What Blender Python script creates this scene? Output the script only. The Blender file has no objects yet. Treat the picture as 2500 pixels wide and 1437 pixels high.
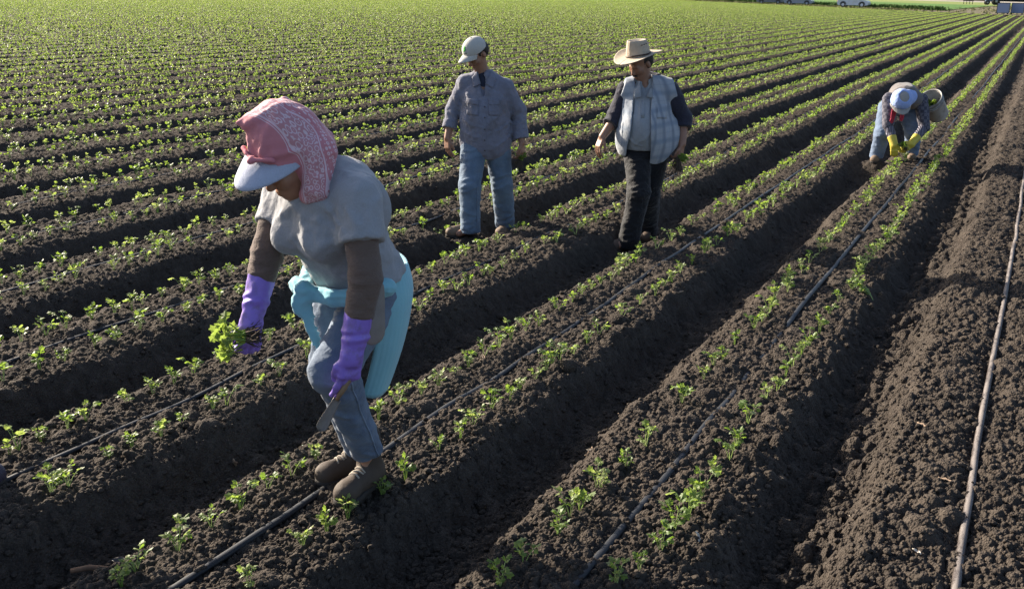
import bpy, math, random
import numpy as np
from mathutils import Vector, Matrix

# ------------------------------------------------------------------ camera, sky, sun, exposure
scene = bpy.context.scene
COL = scene.collection
YAW, PITCH, ROLL = 0.47473, 0.29306, 0.02071
EYE = Vector((0, 0, 1.97))
cam_d = bpy.data.cameras.new('camera')
cam = bpy.data.objects.new('camera', cam_d)
COL.objects.link(cam)
cam_d.sensor_width = 36.0
cam_d.lens = 2430 * 36.0 / 2500
cam_d.clip_start = 0.1
cam_d.clip_end = 6000
_d = Vector((-math.sin(YAW) * math.cos(PITCH), math.cos(YAW) * math.cos(PITCH), -math.sin(PITCH)))
_r = Vector((math.cos(YAW), math.sin(YAW), 0))
_u = _r.cross(_d)
_r2 = math.cos(ROLL) * _r + math.sin(ROLL) * _u
_u2 = -math.sin(ROLL) * _r + math.cos(ROLL) * _u
_m = Matrix((( _r2.x, _u2.x, -_d.x, EYE.x), (_r2.y, _u2.y, -_d.y, EYE.y), (_r2.z, _u2.z, -_d.z, EYE.z), (0, 0, 0, 1)))
cam.matrix_world = _m
scene.camera = cam

SUN_EL = math.radians(25.0)
SHADOW_DIR = math.radians(-11.0)          # plan direction in which shadows fall (from +X)
world = bpy.data.worlds.new('World')
scene.world = world
world.use_nodes = True
wn = world.node_tree
wn.nodes.clear()
wo = wn.nodes.new('ShaderNodeOutputWorld')
bg = wn.nodes.new('ShaderNodeBackground')
sky = wn.nodes.new('ShaderNodeTexSky')
sky.sky_type = 'NISHITA'
sky.sun_disc = False
sky.sun_elevation = SUN_EL
sun_az = SHADOW_DIR + math.pi                # plan angle of the sun measured from +X
sky.sun_rotation = math.pi / 2 - sun_az      # the node measures clockwise from +Y
sky.air_density = 0.8
sky.dust_density = 2.2
sky.ozone_density = 1.0
bg.inputs['Strength'].default_value = 0.085
wn.links.new(sky.outputs[0], bg.inputs[0])
wn.links.new(bg.outputs[0], wo.inputs[0])
sun_d = bpy.data.lights.new('sun', 'SUN')
sun_d.energy = 5.0
sun_d.angle = math.radians(0.55)
sun_d.color = (1.0, 0.89, 0.74)
sun = bpy.data.objects.new('sun', sun_d)
COL.objects.link(sun)
_to = Vector((math.cos(SHADOW_DIR) * math.cos(SUN_EL), math.sin(SHADOW_DIR) * math.cos(SUN_EL), -math.sin(SUN_EL)))
sun.rotation_euler = _to.to_track_quat('-Z', 'Y').to_euler()
scene.view_settings.view_transform = 'Standard'
scene.view_settings.look = 'None'
scene.view_settings.exposure = 1.65
scene.view_settings.gamma = 1.0
scene.render.engine = 'CYCLES'
scene.cycles.use_denoising = True
scene.cycles.max_bounces = 8
scene.cycles.transparent_max_bounces = 8

random.seed(7)
rng = np.random.default_rng(11)

# ------------------------------------------------------------------ helpers
def mesh_np(name, V, faces, smooth=True, mats=(), midx=None, attrs=None):
    """a mesh datablock from numpy arrays; faces: list of (n,k) int arrays"""
    V = np.asarray(V, np.float32)
    if not isinstance(faces, (list, tuple)):
        faces = [faces]
    faces = [np.asarray(f, np.int32) for f in faces if len(f)]
    me = bpy.data.meshes.new(name)
    me.vertices.add(len(V))
    me.vertices.foreach_set('co', V.ravel())
    loops = np.concatenate([f.ravel() for f in faces])
    tot = np.concatenate([np.full(len(f), f.shape[1], np.int32) for f in faces])
    start = np.concatenate([[0], np.cumsum(tot)[:-1]]).astype(np.int32)
    me.loops.add(len(loops))
    me.loops.foreach_set('vertex_index', loops)
    me.polygons.add(len(tot))
    me.polygons.foreach_set('loop_start', start)
    me.polygons.foreach_set('loop_total', tot)
    me.polygons.foreach_set('use_smooth', np.full(len(tot), bool(smooth)))
    for m in mats:
        me.materials.append(m)
    if midx is not None:
        me.polygons.foreach_set('material_index', np.asarray(midx, np.int32))
    for k, a in (attrs or {}).items():
        a = np.asarray(a, np.float32)
        if a.ndim == 1:
            at = me.attributes.new(k, 'FLOAT', 'POINT')
            at.data.foreach_set('value', a)
        else:
            at = me.attributes.new(k, 'FLOAT_VECTOR', 'POINT')
            at.data.foreach_set('vector', a.ravel())
    me.update(calc_edges=True)
    return me

def put(name, me, parent=None, loc=None, rot=None, mat=None):
    o = bpy.data.objects.new(name, me)
    COL.objects.link(o)
    if mat is not None and me is not None:
        me.materials.append(mat)
    if parent is not None:
        o.parent = parent
    if loc is not None:
        o.location = loc
    if rot is not None:
        o.rotation_euler = rot
    return o

def tag(o, label=None, cat=None, group=None, kind=None):
    if label: o['label'] = label
    if cat: o['category'] = cat
    if group: o['group'] = group
    if kind: o['kind'] = kind
    return o

def empty(name, loc=(0, 0, 0), rz=0.0):
    o = bpy.data.objects.new(name, None)
    o.empty_display_size = 0.1
    COL.objects.link(o)
    o.location = loc
    o.rotation_euler = (0, 0, rz)
    return o

class MB:
    """collects vertices and faces of several shapes into one mesh"""
    def __init__(s):
        s.V = []; s.F = {}; s.n = 0
    def add(s, V, F):
        V = np.asarray(V, float).reshape(-1, 3); F = np.asarray(F, int)
        s.V.append(V); s.F.setdefault(F.shape[1], []).append(F + s.n); s.n += len(V)
    def box(s, c, d, rot=None, bevel=0.0):
        x, y, z = [v / 2 for v in d]
        if bevel:
            b = min(bevel, x * .9, y * .9, z * .9)
            pts = []
            for sx in (-1, 1):
                for sy in (-1, 1):
                    for sz in (-1, 1):
                        pts += [(sx * (x - b), sy * (y - b), sz * z), (sx * (x - b), sy * y, sz * (z - b)), (sx * x, sy * (y - b), sz * (z - b))]
            V = np.array(pts)
            import bmesh
            bm = bmesh.new()
            for p in V: bm.verts.new(p)
            bmesh.ops.convex_hull(bm, input=bm.verts[:])
            bm.verts.index_update()
            V = np.array([v.co[:] for v in bm.verts]); F = [[v.index for v in f.verts] for f in bm.faces]
            bm.free()
        else:
            V = np.array([(i, j, k) for i in (-x, x) for j in (-y, y) for k in (-z, z)])
            F = [(0, 1, 3, 2), (4, 6, 7, 5), (0, 4, 5, 1), (2, 3, 7, 6), (0, 2, 6, 4), (1, 5, 7, 3)]
        if rot is not None: V = V @ np.asarray(rot).T
        V = V + np.asarray(c, float)
        for k in (3, 4):
            Fk = [f for f in F if len(f) == k]
            if Fk:
                s.V.append(V) if k == 99 else None
                s.F.setdefault(k, []).append(np.array(Fk) + s.n)
        s.V.append(V); s.n += len(V)
    def tube(s, P, R, n=8, cap=True, flat=None):
        """tube along points P with radii R (a number or list)"""
        P = np.asarray(P, float); m = len(P)
        R = np.full(m, R, float) if np.isscalar(R) else np.asarray(R, float)
        T = np.gradient(P, axis=0); T /= np.linalg.norm(T, axis=1, keepdims=True) + 1e-12
        ref = np.array([0, 0, 1.0])
        if abs(T[:, 2]).mean() > .8: ref = np.array([0, 1.0, 0])
        A = np.cross(T, ref); A /= np.linalg.norm(A, axis=1, keepdims=True) + 1e-12
        B = np.cross(A, T)
        th = np.arange(n) * 2 * np.pi / n
        fa, fb = flat or (1, 1)
        V = P[:, None] + R[:, None, None] * (A[:, None] * np.cos(th)[None, :, None] * fa + B[:, None] * np.sin(th)[None, :, None] * fb)
        i = np.arange(m - 1)[:, None] * n; j = np.arange(n)[None]; k = (j + 1) % n
        F = np.stack([i + j, i + k, i + n + k, i + n + j], -1).reshape(-1, 4)
        base = s.n
        s.add(V.reshape(-1, 3), F)
        if cap:
            for e, o in ((0, 1), (m - 1, -1)):
                c = s.n; s.V.append(P[e][None]); s.n += 1
                jj = np.arange(n); kk = (jj + 1) % n
                t = np.stack([np.full(n, c), base + e * n + (kk if o > 0 else jj), base + e * n + (jj if o > 0 else kk)], -1)
                s.F.setdefault(3, []).append(t)
    def lathe(s, prof, n=24, center=(0, 0, 0), rot=None, sx=1, sy=1):
        prof = np.asarray(prof, float); m = len(prof)
        th = np.arange(n) * 2 * np.pi / n
        V = np.stack([prof[:, 0][:, None] * np.cos(th) * sx, prof[:, 0][:, None] * np.sin(th) * sy, np.repeat(prof[:, 1][:, None], n, 1)], -1).reshape(-1, 3)
        if rot is not None: V = V @ np.asarray(rot).T
        i = np.arange(m - 1)[:, None] * n; j = np.arange(n)[None]; k = (j + 1) % n
        s.add(V + np.asarray(center, float), np.stack([i + j, i + k, i + n + k, i + n + j], -1).reshape(-1, 4))
    def mesh(s, name, mat, smooth=True, attrs=None):
        return mesh_np(name, np.concatenate(s.V), [np.concatenate(f) for f in s.F.values()], smooth, [mat] if mat else [], attrs=attrs)
    def obj(s, name, mat, parent=None, smooth=True, **k):
        return put(name, s.mesh(name, mat, smooth), parent, **k)

def h32(*ints, seed=0):
    h = np.uint32(seed * 2654435761 & 0xffffffff)
    for n, c in zip(ints, (374761393, 668265263, 2147483647 - 46)):
        h = (h ^ (n.astype(np.int64) * c & 0xffffffff).astype(np.uint32)) * np.uint32(2246822519)
        h ^= h >> np.uint32(15)
    h *= np.uint32(3266489917); h ^= h >> np.uint32(13); h *= np.uint32(668265263); h ^= h >> np.uint32(16)
    return h

def hf(*i, seed=0):
    return (h32(*i, seed=seed) >> np.uint32(8)).astype(np.float32) / np.float32(16777216)

def vnoise2(x, y, seed=0):
    xi = np.floor(x); yi = np.floor(y); fx = x - xi; fy = y - yi
    fx = fx * fx * (3 - 2 * fx); fy = fy * fy * (3 - 2 * fy)
    xi = xi.astype(np.int32); yi = yi.astype(np.int32)
    a = hf(xi, yi, seed=seed); b = hf(xi + 1, yi, seed=seed); c = hf(xi, yi + 1, seed=seed); d = hf(xi + 1, yi + 1, seed=seed)
    return (a + (b - a) * fx) * (1 - fy) + (c + (d - c) * fx) * fy - 0.5

def vnoise3(p, seed=0):
    i = np.floor(p); f = p - i; f = f * f * (3 - 2 * f); i = i.astype(np.int32)
    x, y, z = i[:, 0], i[:, 1], i[:, 2]
    def L(dx, dy, dz): return hf(x + dx, y + dy, z + dz, seed=seed)
    fx, fy, fz = f[:, 0], f[:, 1], f[:, 2]
    def X(dy, dz): return L(0, dy, dz) * (1 - fx) + L(1, dy, dz) * fx
    return (X(0, 0) * (1 - fy) + X(1, 0) * fy) * (1 - fz) + (X(0, 1) * (1 - fy) + X(1, 1) * fy) * fz - 0.5

def cells2(x, y, s, prob, seed):
    """rounded clods: the height of the tallest lump of a random scatter of half-balls, cell size s"""
    out = np.zeros_like(x); u = x / s; v = y / s
    ui = np.floor(u).astype(np.int32); vi = np.floor(v).astype(np.int32)
    for di in (-1, 0, 1):
        for dj in (-1, 0, 1):
            a = ui + di; b = vi + dj
            h = h32(a, b, seed=seed)
            ex = (h & np.uint32(255)).astype(np.float32) / 255 < prob
            cx = a + ((h >> np.uint32(8)) & np.uint32(255)).astype(np.float32) / 255
            cy = b + ((h >> np.uint32(16)) & np.uint32(255)).astype(np.float32) / 255
            r = 0.28 + 0.5 * (((h >> np.uint32(24)) & np.uint32(255)).astype(np.float32) / 255) ** 1.6
            d2 = ((u - cx) ** 2 + (v - cy) ** 2) / (r * r)
            out = np.maximum(out, np.where(ex, np.sqrt(np.maximum(0, 1 - d2)) * r, 0))
    return out * s

# ------------------------------------------------------------------ materials
def mat_new(name):
    m = bpy.data.materials.new(name); m.use_nodes = True
    nt = m.node_tree; nt.nodes.clear()
    return m, nt

class NT:
    def __init__(s, name):
        s.m, s.t = mat_new(name)
        s.out = s.t.nodes.new('ShaderNodeOutputMaterial')
    def n(s, typ, **kw):
        nd = s.t.nodes.new('ShaderNode' + typ)
        for k, v in kw.items():
            if k.startswith('i_'):
                nd.inputs[k[2:].replace('_', ' ')].default_value = v
            else: setattr(nd, k, v)
        return nd
    def l(s, a, b): s.t.links.new(a, b)
    def coord(s, which='Object'): return s.n('TexCoord').outputs[which]
    def attr(s, name): return s.n('Attribute', attribute_name=name)
    def noise(s, vec, scale, detail=3, rough=.55, dist=0):
        nd = s.n('TexNoise'); nd.inputs['Scale'].default_value = scale; nd.inputs['Detail'].default_value = detail
        nd.inputs['Roughness'].default_value = rough; nd.inputs['Distortion'].default_value = dist
        if vec is not None: s.l(vec, nd.inputs['Vector'])
        return nd.outputs['Fac']
    def mapv(s, vec, scale=(1, 1, 1), rot=(0, 0, 0), loc=(0, 0, 0)):
        nd = s.n('Mapping'); nd.inputs['Scale'].default_value = scale; nd.inputs['Rotation'].default_value = rot; nd.inputs['Location'].default_value = loc
        s.l(vec, nd.inputs['Vector']); return nd.outputs[0]
    def ramp(s, fac, stops, interp='LINEAR'):
        nd = s.n('ValToRGB'); cr = nd.color_ramp; cr.interpolation = interp
        while len(cr.elements) < len(stops): cr.elements.new(0.5)
        for e, (p, c) in zip(cr.elements, stops):
            e.position = p; e.color = tuple(c) + (1,) if len(c) == 3 else c
        s.l(fac, nd.inputs[0]); return nd.outputs[0]
    def mix(s, fac, a, b, mode='MIX'):
        nd = s.n('Mix', data_type='RGBA', blend_type=mode)
        for sock, v in ((nd.inputs[0], fac), (nd.inputs[6], a), (nd.inputs[7], b)):
            if hasattr(v, 'is_linked') or hasattr(v, 'links'): s.l(v, sock)
            elif isinstance(v, (int, float)): sock.default_value = v
            else: sock.default_value = tuple(v) + (1,) if len(v) == 3 else v
        return nd.outputs[2]
    def math(s, op, a, b=0.0, c=0.0, clamp=False):
        nd = s.n('Math', operation=op, use_clamp=clamp)
        for sock, v in zip(nd.inputs, (a, b, c)):
            if hasattr(v, 'links'): s.l(v, sock)
            else: sock.default_value = v
        return nd.outputs[0]
    def bump(s, h, strength, dist, normal=None):
        nd = s.n('Bump'); nd.inputs['Strength'].default_value = strength; nd.inputs['Distance'].default_value = dist
        s.l(h, nd.inputs['Height'])
        if normal is not None: s.l(normal, nd.inputs['Normal'])
        return nd.outputs[0]
    def bsdf(s, color, rough=.8, normal=None, spec=.3, sheen=0, metallic=0, sub=0):
        nd = s.n('BsdfPrincipled')
        if hasattr(color, 'links'): s.l(color, nd.inputs['Base Color'])
        else: nd.inputs['Base Color'].default_value = tuple(color) + (1,)
        if hasattr(rough, 'links'): s.l(rough, nd.inputs['Roughness'])
        else: nd.inputs['Roughness'].default_value = rough
        nd.inputs['Specular IOR Level'].default_value = spec
        nd.inputs['Sheen Weight'].default_value = sheen
        nd.inputs['Metallic'].default_value = metallic
        if sub:
            nd.inputs['Subsurface Weight'].default_value = sub
            nd.inputs['Subsurface Radius'].default_value = (.012, .005, .003)
        if normal is not None: s.l(normal, nd.inputs['Normal'])
        return nd.outputs[0]
    def done(s, sh):
        s.l(sh, s.out.inputs[0]); return s.m

def soil_material(name='dark_soil', far=False):
    t = NT(name); p = t.coord()
    big = t.noise(p, 1.7, 4)
    mid = t.noise(p, 16, 4, .6)
    fine = t.noise(p, 140, 3, .7)
    c = t.ramp(mid, [(.3, (.027, .0215, .018)), (.55, (.044, .036, .0295)), (.75, (.068, .056, .046))])
    c = t.mix(t.ramp(big, [(.35, (.0,) * 3), (.7, (1,) * 3)]), c, t.mix(.4, c, (.075, .060, .048)))
    c = t.mix(t.ramp(fine, [(.56, (0,) * 3), (.8, (1,) * 3)]), c, (.105, .087, .070))
    vo = t.n('TexVoronoi'); vo.inputs['Scale'].default_value = 95 if not far else 22
    vo.inputs['Randomness'].default_value = 1; t.l(p, vo.inputs['Vector'])
    h1 = t.math('SUBTRACT', 1.0, vo.outputs['Distance'])
    nn = t.bump(t.noise(p, 420 if not far else 60, 3, .7), .5, .004 if not far else .02)
    nn = t.bump(h1, .9, .010 if not far else .07, nn)
    return t.done(t.bsdf(c, .95, nn, .12))

SOIL = soil_material()
SOIL_FAR = soil_material('field_soil', True)

# ------------------------------------------------------------------ the ploughed ground
PITCH_BED = 1.178
BED_A = -1.172                        # centre of the first planted bed; bed 0 (unplanted) carries the pale hose
ROW = 0.195

def rise(x, y):
    r2 = x * x + y * y
    return 0.0072 * (np.sqrt(r2 + 324.0) - 18.0)

def smooth01(t):
    t = np.clip(t, 0, 1); return t * t * (3 - 2 * t)

# soil pressed down or heaped where the workers stand: x, y, radius, height
TRODDEN = [(-4.42, 7.45, .30, -.135), (-4.15, 7.88, .24, -.185), (-1.73, 13.49, .22, -.05)]

def ground_base(x, y):
    """the beds without their clods"""
    x = np.asarray(x, np.float32); y = np.asarray(y, np.float32)
    wob = 0.045 * vnoise2(x * 1.3, y * .9, 3) + 0.05 * vnoise2(x * 3.1, y * 2.7, 4) + 0.045 * vnoise2(x * 8, y * 7, 5) + 0.03 * vnoise2(x * 19, y * 17, 9)
    xs = x + wob
    k = np.round((xs - BED_A) / PITCH_BED)
    dx = xs - (BED_A + k * PITCH_BED)
    a = np.abs(dx)
    depth = np.where(k >= 1, 0.14, 0.175) + 0.03 * vnoise2(x * .5, y * .6, 6)
    depth = np.where((k == 0) & (dx > 0), 0.145, depth)
    z = -0.012 * (a / .33) ** 2 - (depth - .018) * smooth01((a - .315) / .19)
    z = np.where(k >= 1, z + 0.02 - .03 * np.exp(-(dx / .05) ** 2), z)
    z = z - 0.014 * np.exp(-(dx / .035) ** 2) * (k < 1)
    z = z + 0.022 * vnoise2(x * 2.3, y * 2.1, 7) + 0.016 * vnoise2(x * 6, y * 6, 8)
    for fx, fy, fr, fz in TRODDEN:
        w = np.exp(-(((x - fx) ** 2 + (y - fy) ** 2) / (fr * fr)) ** 2)
        z = z * (1 - w) + fz * w
    return z + rise(x, y)

def ground_z(x, y):
    return float(ground_base(np.array([x]), np.array([y]))[0])


def ground_full(x, y, r):
    z = ground_base(x, y)
    qx = x + .012 * vnoise2(x * 38, y * 38, 21) + .006 * vnoise2(x * 90, y * 90, 22)
    qy = y + .012 * vnoise2(x * 38, y * 38, 23) + .006 * vnoise2(x * 90, y * 90, 24)
    dens = .5 + .9 * vnoise2(x * 1.1, y * 1.3, 25)
    c = cells2(qx, qy, .085, .16, 31) * .55 * np.clip(dens + .3, .1, 1)
    c = np.maximum(c, cells2(qx, qy, .040, .42, 32) * .75)
    c = np.maximum(c, cells2(qx, qy, .023, .80, 33) * .95)
    n = r < 14
    if n.any():
        c2 = cells2(qx[n], qy[n], .0125, .85, 34) * .9
        c[n] = np.maximum(c[n], c2) + .35 * c2
    k0 = (np.round((x - BED_A) / PITCH_BED) == 0) & (x - BED_A > .28) | (np.round((x - BED_A) / PITCH_BED) == 1) & (x - BED_A < .72)
    c[k0] = np.maximum(c[k0], cells2(qx[k0], qy[k0], .062, .5, 36) * .95)
    c = np.where(x > BED_A + .5, c * 1.3, c)
    rough = np.clip(.0016 * r * .9, 0, .035) * smooth01((r - 4) / 8)
    z = z + (hf((x * 4000).astype(np.int32), (y * 4000).astype(np.int32), seed=77) - .5) * rough
    z = z + c * 1.25 + .012 * vnoise2(x * 22, y * 22, 26) + .006 * vnoise2(x * 70, y * 70, 27)
    return z

def polar_sheet(name, r0, r1, dr, da, half, mat, drop=0.0, full=True):
    nr = int(math.log(r1 / r0) / dr) + 1
    rr = r0 * np.exp(np.arange(nr) * dr)
    na = int(2 * half / da) + 1
    aa = -YAW + np.linspace(-half, half, na)           # bearing clockwise from +Y
    R_, A_ = np.meshgrid(rr, aa, indexing='ij')
    x = (R_ * np.sin(A_)).ravel().astype(np.float32); y = (R_ * np.cos(A_)).ravel().astype(np.float32)
    if full:
        z = np.empty_like(x); step = 400000
        for i in range(0, len(x), step):
            s_ = slice(i, i + step); z[s_] = ground_full(x[s_], y[s_], R_.ravel()[s_])
    else:
        z = ground_base(x, y) + (hf((x * 2000).astype(np.int32), (y * 2000).astype(np.int32), seed=78) - .5) * np.clip(.0028 * R_.ravel() * .55, 0, .08)
    z = z - drop
    i = np.arange(nr - 1)[:, None] * na; j = np.arange(na - 1)[None]
    F = np.stack([i + j, i + j + 1, i + na + j + 1, i + na + j], -1).reshape(-1, 4)
    me = mesh_np(name, np.stack([x, y, z], -1), F, True, [mat])
    return tag(put(name, me), kind='structure')

polar_sheet('soil', 1.7, 26.0, .0016, .0013, math.radians(50), SOIL)
polar_sheet('field_soil', 25.7, 235.0, .0030, .0028, math.radians(50), SOIL_FAR, .012, False)
# the plain below and beyond the field, out to the horizon
gx = np.concatenate([-np.geomspace(3500, 20, 40), np.linspace(-18, 18, 9), np.geomspace(20, 3500, 40)])
GX, GY = np.meshgrid(gx, gx, indexing='ij')
gz = np.where(np.hypot(GX, GY) < 1500, rise(GX, GY), rise(1500., 0.)) - .34
n_ = len(gx)
i_ = np.arange(n_ - 1)[:, None] * n_; j_ = np.arange(n_ - 1)[None]
me = mesh_np('ground_plain', np.stack([GX, GY, gz], -1).reshape(-1, 3), np.stack([i_ + j_, i_ + n_ + j_, i_ + n_ + j_ + 1, i_ + j_ + 1], -1).reshape(-1, 4), True, [SOIL_FAR])
tag(put('ground_plain', me), kind='structure')

# loose clods lying on the near beds and in the furrows
def ico(sub=1):
    import bmesh
    bm = bmesh.new(); bmesh.ops.create_icosphere(bm, subdivisions=sub, radius=1)
    V = np.array([v.co[:] for v in bm.verts]); F = np.array([[v.index for v in f.verts] for f in bm.faces]); bm.free()
    return V, F
def scatter_clods():
    V0, F0 = ico(2)
    n = 40000
    ang = -YAW + (rng.random(n) - .5) * 2 * math.radians(42)
    r = 1.9 * np.exp(rng.random(n) * math.log(13 / 1.9))
    x = (r * np.sin(ang)).astype(np.float32); y = (r * np.cos(ang)).astype(np.float32)
    k = np.round((x - BED_A) / PITCH_BED); a = np.abs(x - BED_A - k * PITCH_BED)
    keep = rng.random(n) < np.where(a > .22, 1.0, .55)
    x, y = x[keep], y[keep]; n = len(x)
    s = (.0045 + .0125 * rng.random(n) ** 2.6).astype(np.float32)
    s[rng.random(n) < .012] *= 1.9
    z = ground_full(x, y, np.hypot(x, y)) + s * .25
    shapes = []
    for q in range(8):
        d = 1 + .5 * vnoise3(V0 * 1.7 + q * 7.3, 50 + q) + .35 * vnoise3(V0 * 3.9 + q * 3.1, 60 + q)
        shapes.append(V0 * d[:, None])
    VV = np.empty((n, len(V0), 3), np.float32)
    th = rng.random(n) * 6.28; ct, st = np.cos(th), np.sin(th)
    for i in range(n):
        S = shapes[i % 8] * (s[i] * np.array([1, .8 + .3 * rng.random(), .72]))
        VV[i, :, 0] = S[:, 0] * ct[i] - S[:, 1] * st[i] + x[i]
        VV[i, :, 1] = S[:, 0] * st[i] + S[:, 1] * ct[i] + y[i]
        VV[i, :, 2] = S[:, 2] + z[i]
    F = (F0[None] + (np.arange(n) * len(V0))[:, None, None]).reshape(-1, 3)
    return tag(put('loose_soil_clods', mesh_np('loose_soil_clods', VV.reshape(-1, 3), F, True, [SOIL])), 'loose dark soil clods strewn over the beds and furrows', 'soil', kind='stuff')
scatter_clods()

# ------------------------------------------------------------------ celery seedlings
def leaf_material():
    t = NT('celery_leaf')
    ti = t.attr('tint').outputs['Fac']
    oi = t.n('ObjectInfo').outputs['Random']
    v = t.math('FRACT', t.math('ADD', ti, oi))
    c = t.ramp(v, [(0, (.070, .118, .022)), (.45, (.100, .155, .030)), (.8, (.145, .195, .048)), (.95, (.16, .20, .06)), (1, (.28, .29, .15))])
    c2 = t.ramp(v, [(0, (.19, .31, .035)), (.5, (.27, .39, .05)), (1, (.38, .46, .12))])
    d = t.bsdf(c, .5, None, .35)
    tr = t.n('BsdfTranslucent'); t.l(c2, tr.inputs[0])
    mx = t.n('MixShader'); mx.inputs[0].default_value = .42
    t.l(d, mx.inputs[1]); t.l(tr.outputs[0], mx.inputs[2])
    return t.done(mx.outputs[0])
LEAF = leaf_material()
t = NT('celery_stem')
STEM = t.done(t.bsdf(t.mix(t.attr('tint').outputs['Fac'], (.17, .26, .045), (.34, .40, .16)), .45, None, .4))

def leaflet(size, rs, detail):
    """a lobed celery leaflet as a fan round its middle; base at the origin, growing along +x"""
    if detail == 2:
        k = 11
        th = np.linspace(-2.5, 2.5, k)
        lob = np.array([.50, .80, .58, .95, .70, 1.08, .70, .95, .58, .80, .50]) * (1 + .15 * (rs.random(k) - .5))
    else:
        k = 6
        th = np.linspace(-2.3, 2.3, k); lob = np.array([.6, .95, .9, .9, .95, .6])
    x = .55 + .55 * lob * np.cos(th); y = .62 * lob * np.sin(th)
    z = -.22 * (x - .5) ** 2 - .25 * np.abs(y) + .12 * (rs.random(k) - .5)
    V = np.concatenate([[[0, 0, 0], [.5, 0, .06]], np.stack([x, y, z], -1)]) * size
    F = [(1, 2 + i, 3 + i) for i in range(k - 1)] + [(1, 0, 2), (1, k + 1, 0)]
    return V, np.array(F)

def rot_z(a): c, s = math.cos(a), math.sin(a); return np.array([[c, -s, 0], [s, c, 0], [0, 0, 1]])
def rot_y(a): c, s = math.cos(a), math.sin(a); return np.array([[c, 0, s], [0, 1, 0], [-s, 0, c]])
def rot_x(a): c, s = math.cos(a), math.sin(a); return np.array([[1, 0, 0], [0, c, -s], [0, s, c]])

def seedling_shape(seed, detail=2, h=.115, spread=1.0, lying=False):
    rs = np.random.default_rng(seed)
    stems, leaves = MB(), MB()
    n = rs.integers(4, 7) if detail == 2 else rs.integers(4, 6)
    a0 = rs.random() * 6.28
    for i in range(n):
        az = a0 + i * 2.4 + .5 * rs.random()
        L = h * (.55 + .6 * rs.random())
        lean = (.12 + .62 * rs.random() ** 1.4) * spread
        if lying: lean = 1.35 - .3 * rs.random(); az = .6 * (rs.random() - .5) + .5
        k = 5
        u = np.linspace(0, 1, k)
        ang = lean * (.45 + .75 * u ** 1.5)
        seg = L / (k - 1)
        px = np.concatenate([[0], np.cumsum(np.sin(ang[:-1]) * seg)]); pz = np.concatenate([[0], np.cumsum(np.cos(ang[:-1]) * seg)])
        P = np.stack([px + .004, np.zeros(k), pz - .004], -1) @ rot_z(az).T
        if detail == 2:
            stems.tube(P, np.linspace(.0024, .0014, k), 4, False)
        else:
            stems.tube(P[[0, 2, 4]], [.0028, .0022, .0017], 3, False)
        tip = P[-1]
        size = (.026 + .014 * rs.random()) * (h / .115)
        spots = [(1.0, 0, 1.1), (.93, 1.15, .9), (.93, -1.15, .9)]
        if rs.random() < .6 and detail == 2: spots += [(.66, 1.3, .7), (.66, -1.3, .7)]
        for (f, da, sc) in spots:
            V, F = leaflet(size * sc, rs, detail)
            pitch = lean * .4 - .65 + 1.3 * (rs.random() - .5)
            roll = 1.5 * (rs.random() - .5)
            V = V @ rot_x(roll).T @ rot_y(pitch).T @ rot_z(az + da).T
            b = P[0] + (P[-1] - P[0]) * f if f < 1 else tip
            if f < 1:
                j = f * (k - 1); j0 = int(j); b = P[j0] + (P[min(j0 + 1, k - 1)] - P[j0]) * (j - j0)
            leaves.add(V + b, F)
    return stems, leaves

N_VAR = 14
SEED_MESH = []
for q in range(N_VAR):
    st, lf = seedling_shape(100 + q, 2, .098 + .034 * ((q * 5) % 7) / 6, .85 + .35 * ((q * 3) % 5) / 4)
    ns = sum(len(v) for v in st.V); nl = sum(len(v) for v in lf.V)
    SEED_MESH.append((st.mesh('stems', STEM, True, {'tint': np.full(ns, (q % 5) / 5.0)}), lf.mesh('leaves', LEAF, False, {'tint': np.repeat(np.random.default_rng(q).random(nl // 13 + 1) * .5, 13)[:nl]})))
st, lf = seedling_shape(150, 2, .14, 1, True)
LYING = (st.mesh('stems', STEM, True, {'tint': np.full(sum(len(v) for v in st.V), .5)}), lf.mesh('leaves', LEAF, False, {'tint': np.full(sum(len(v) for v in lf.V), .3)}))

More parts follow.
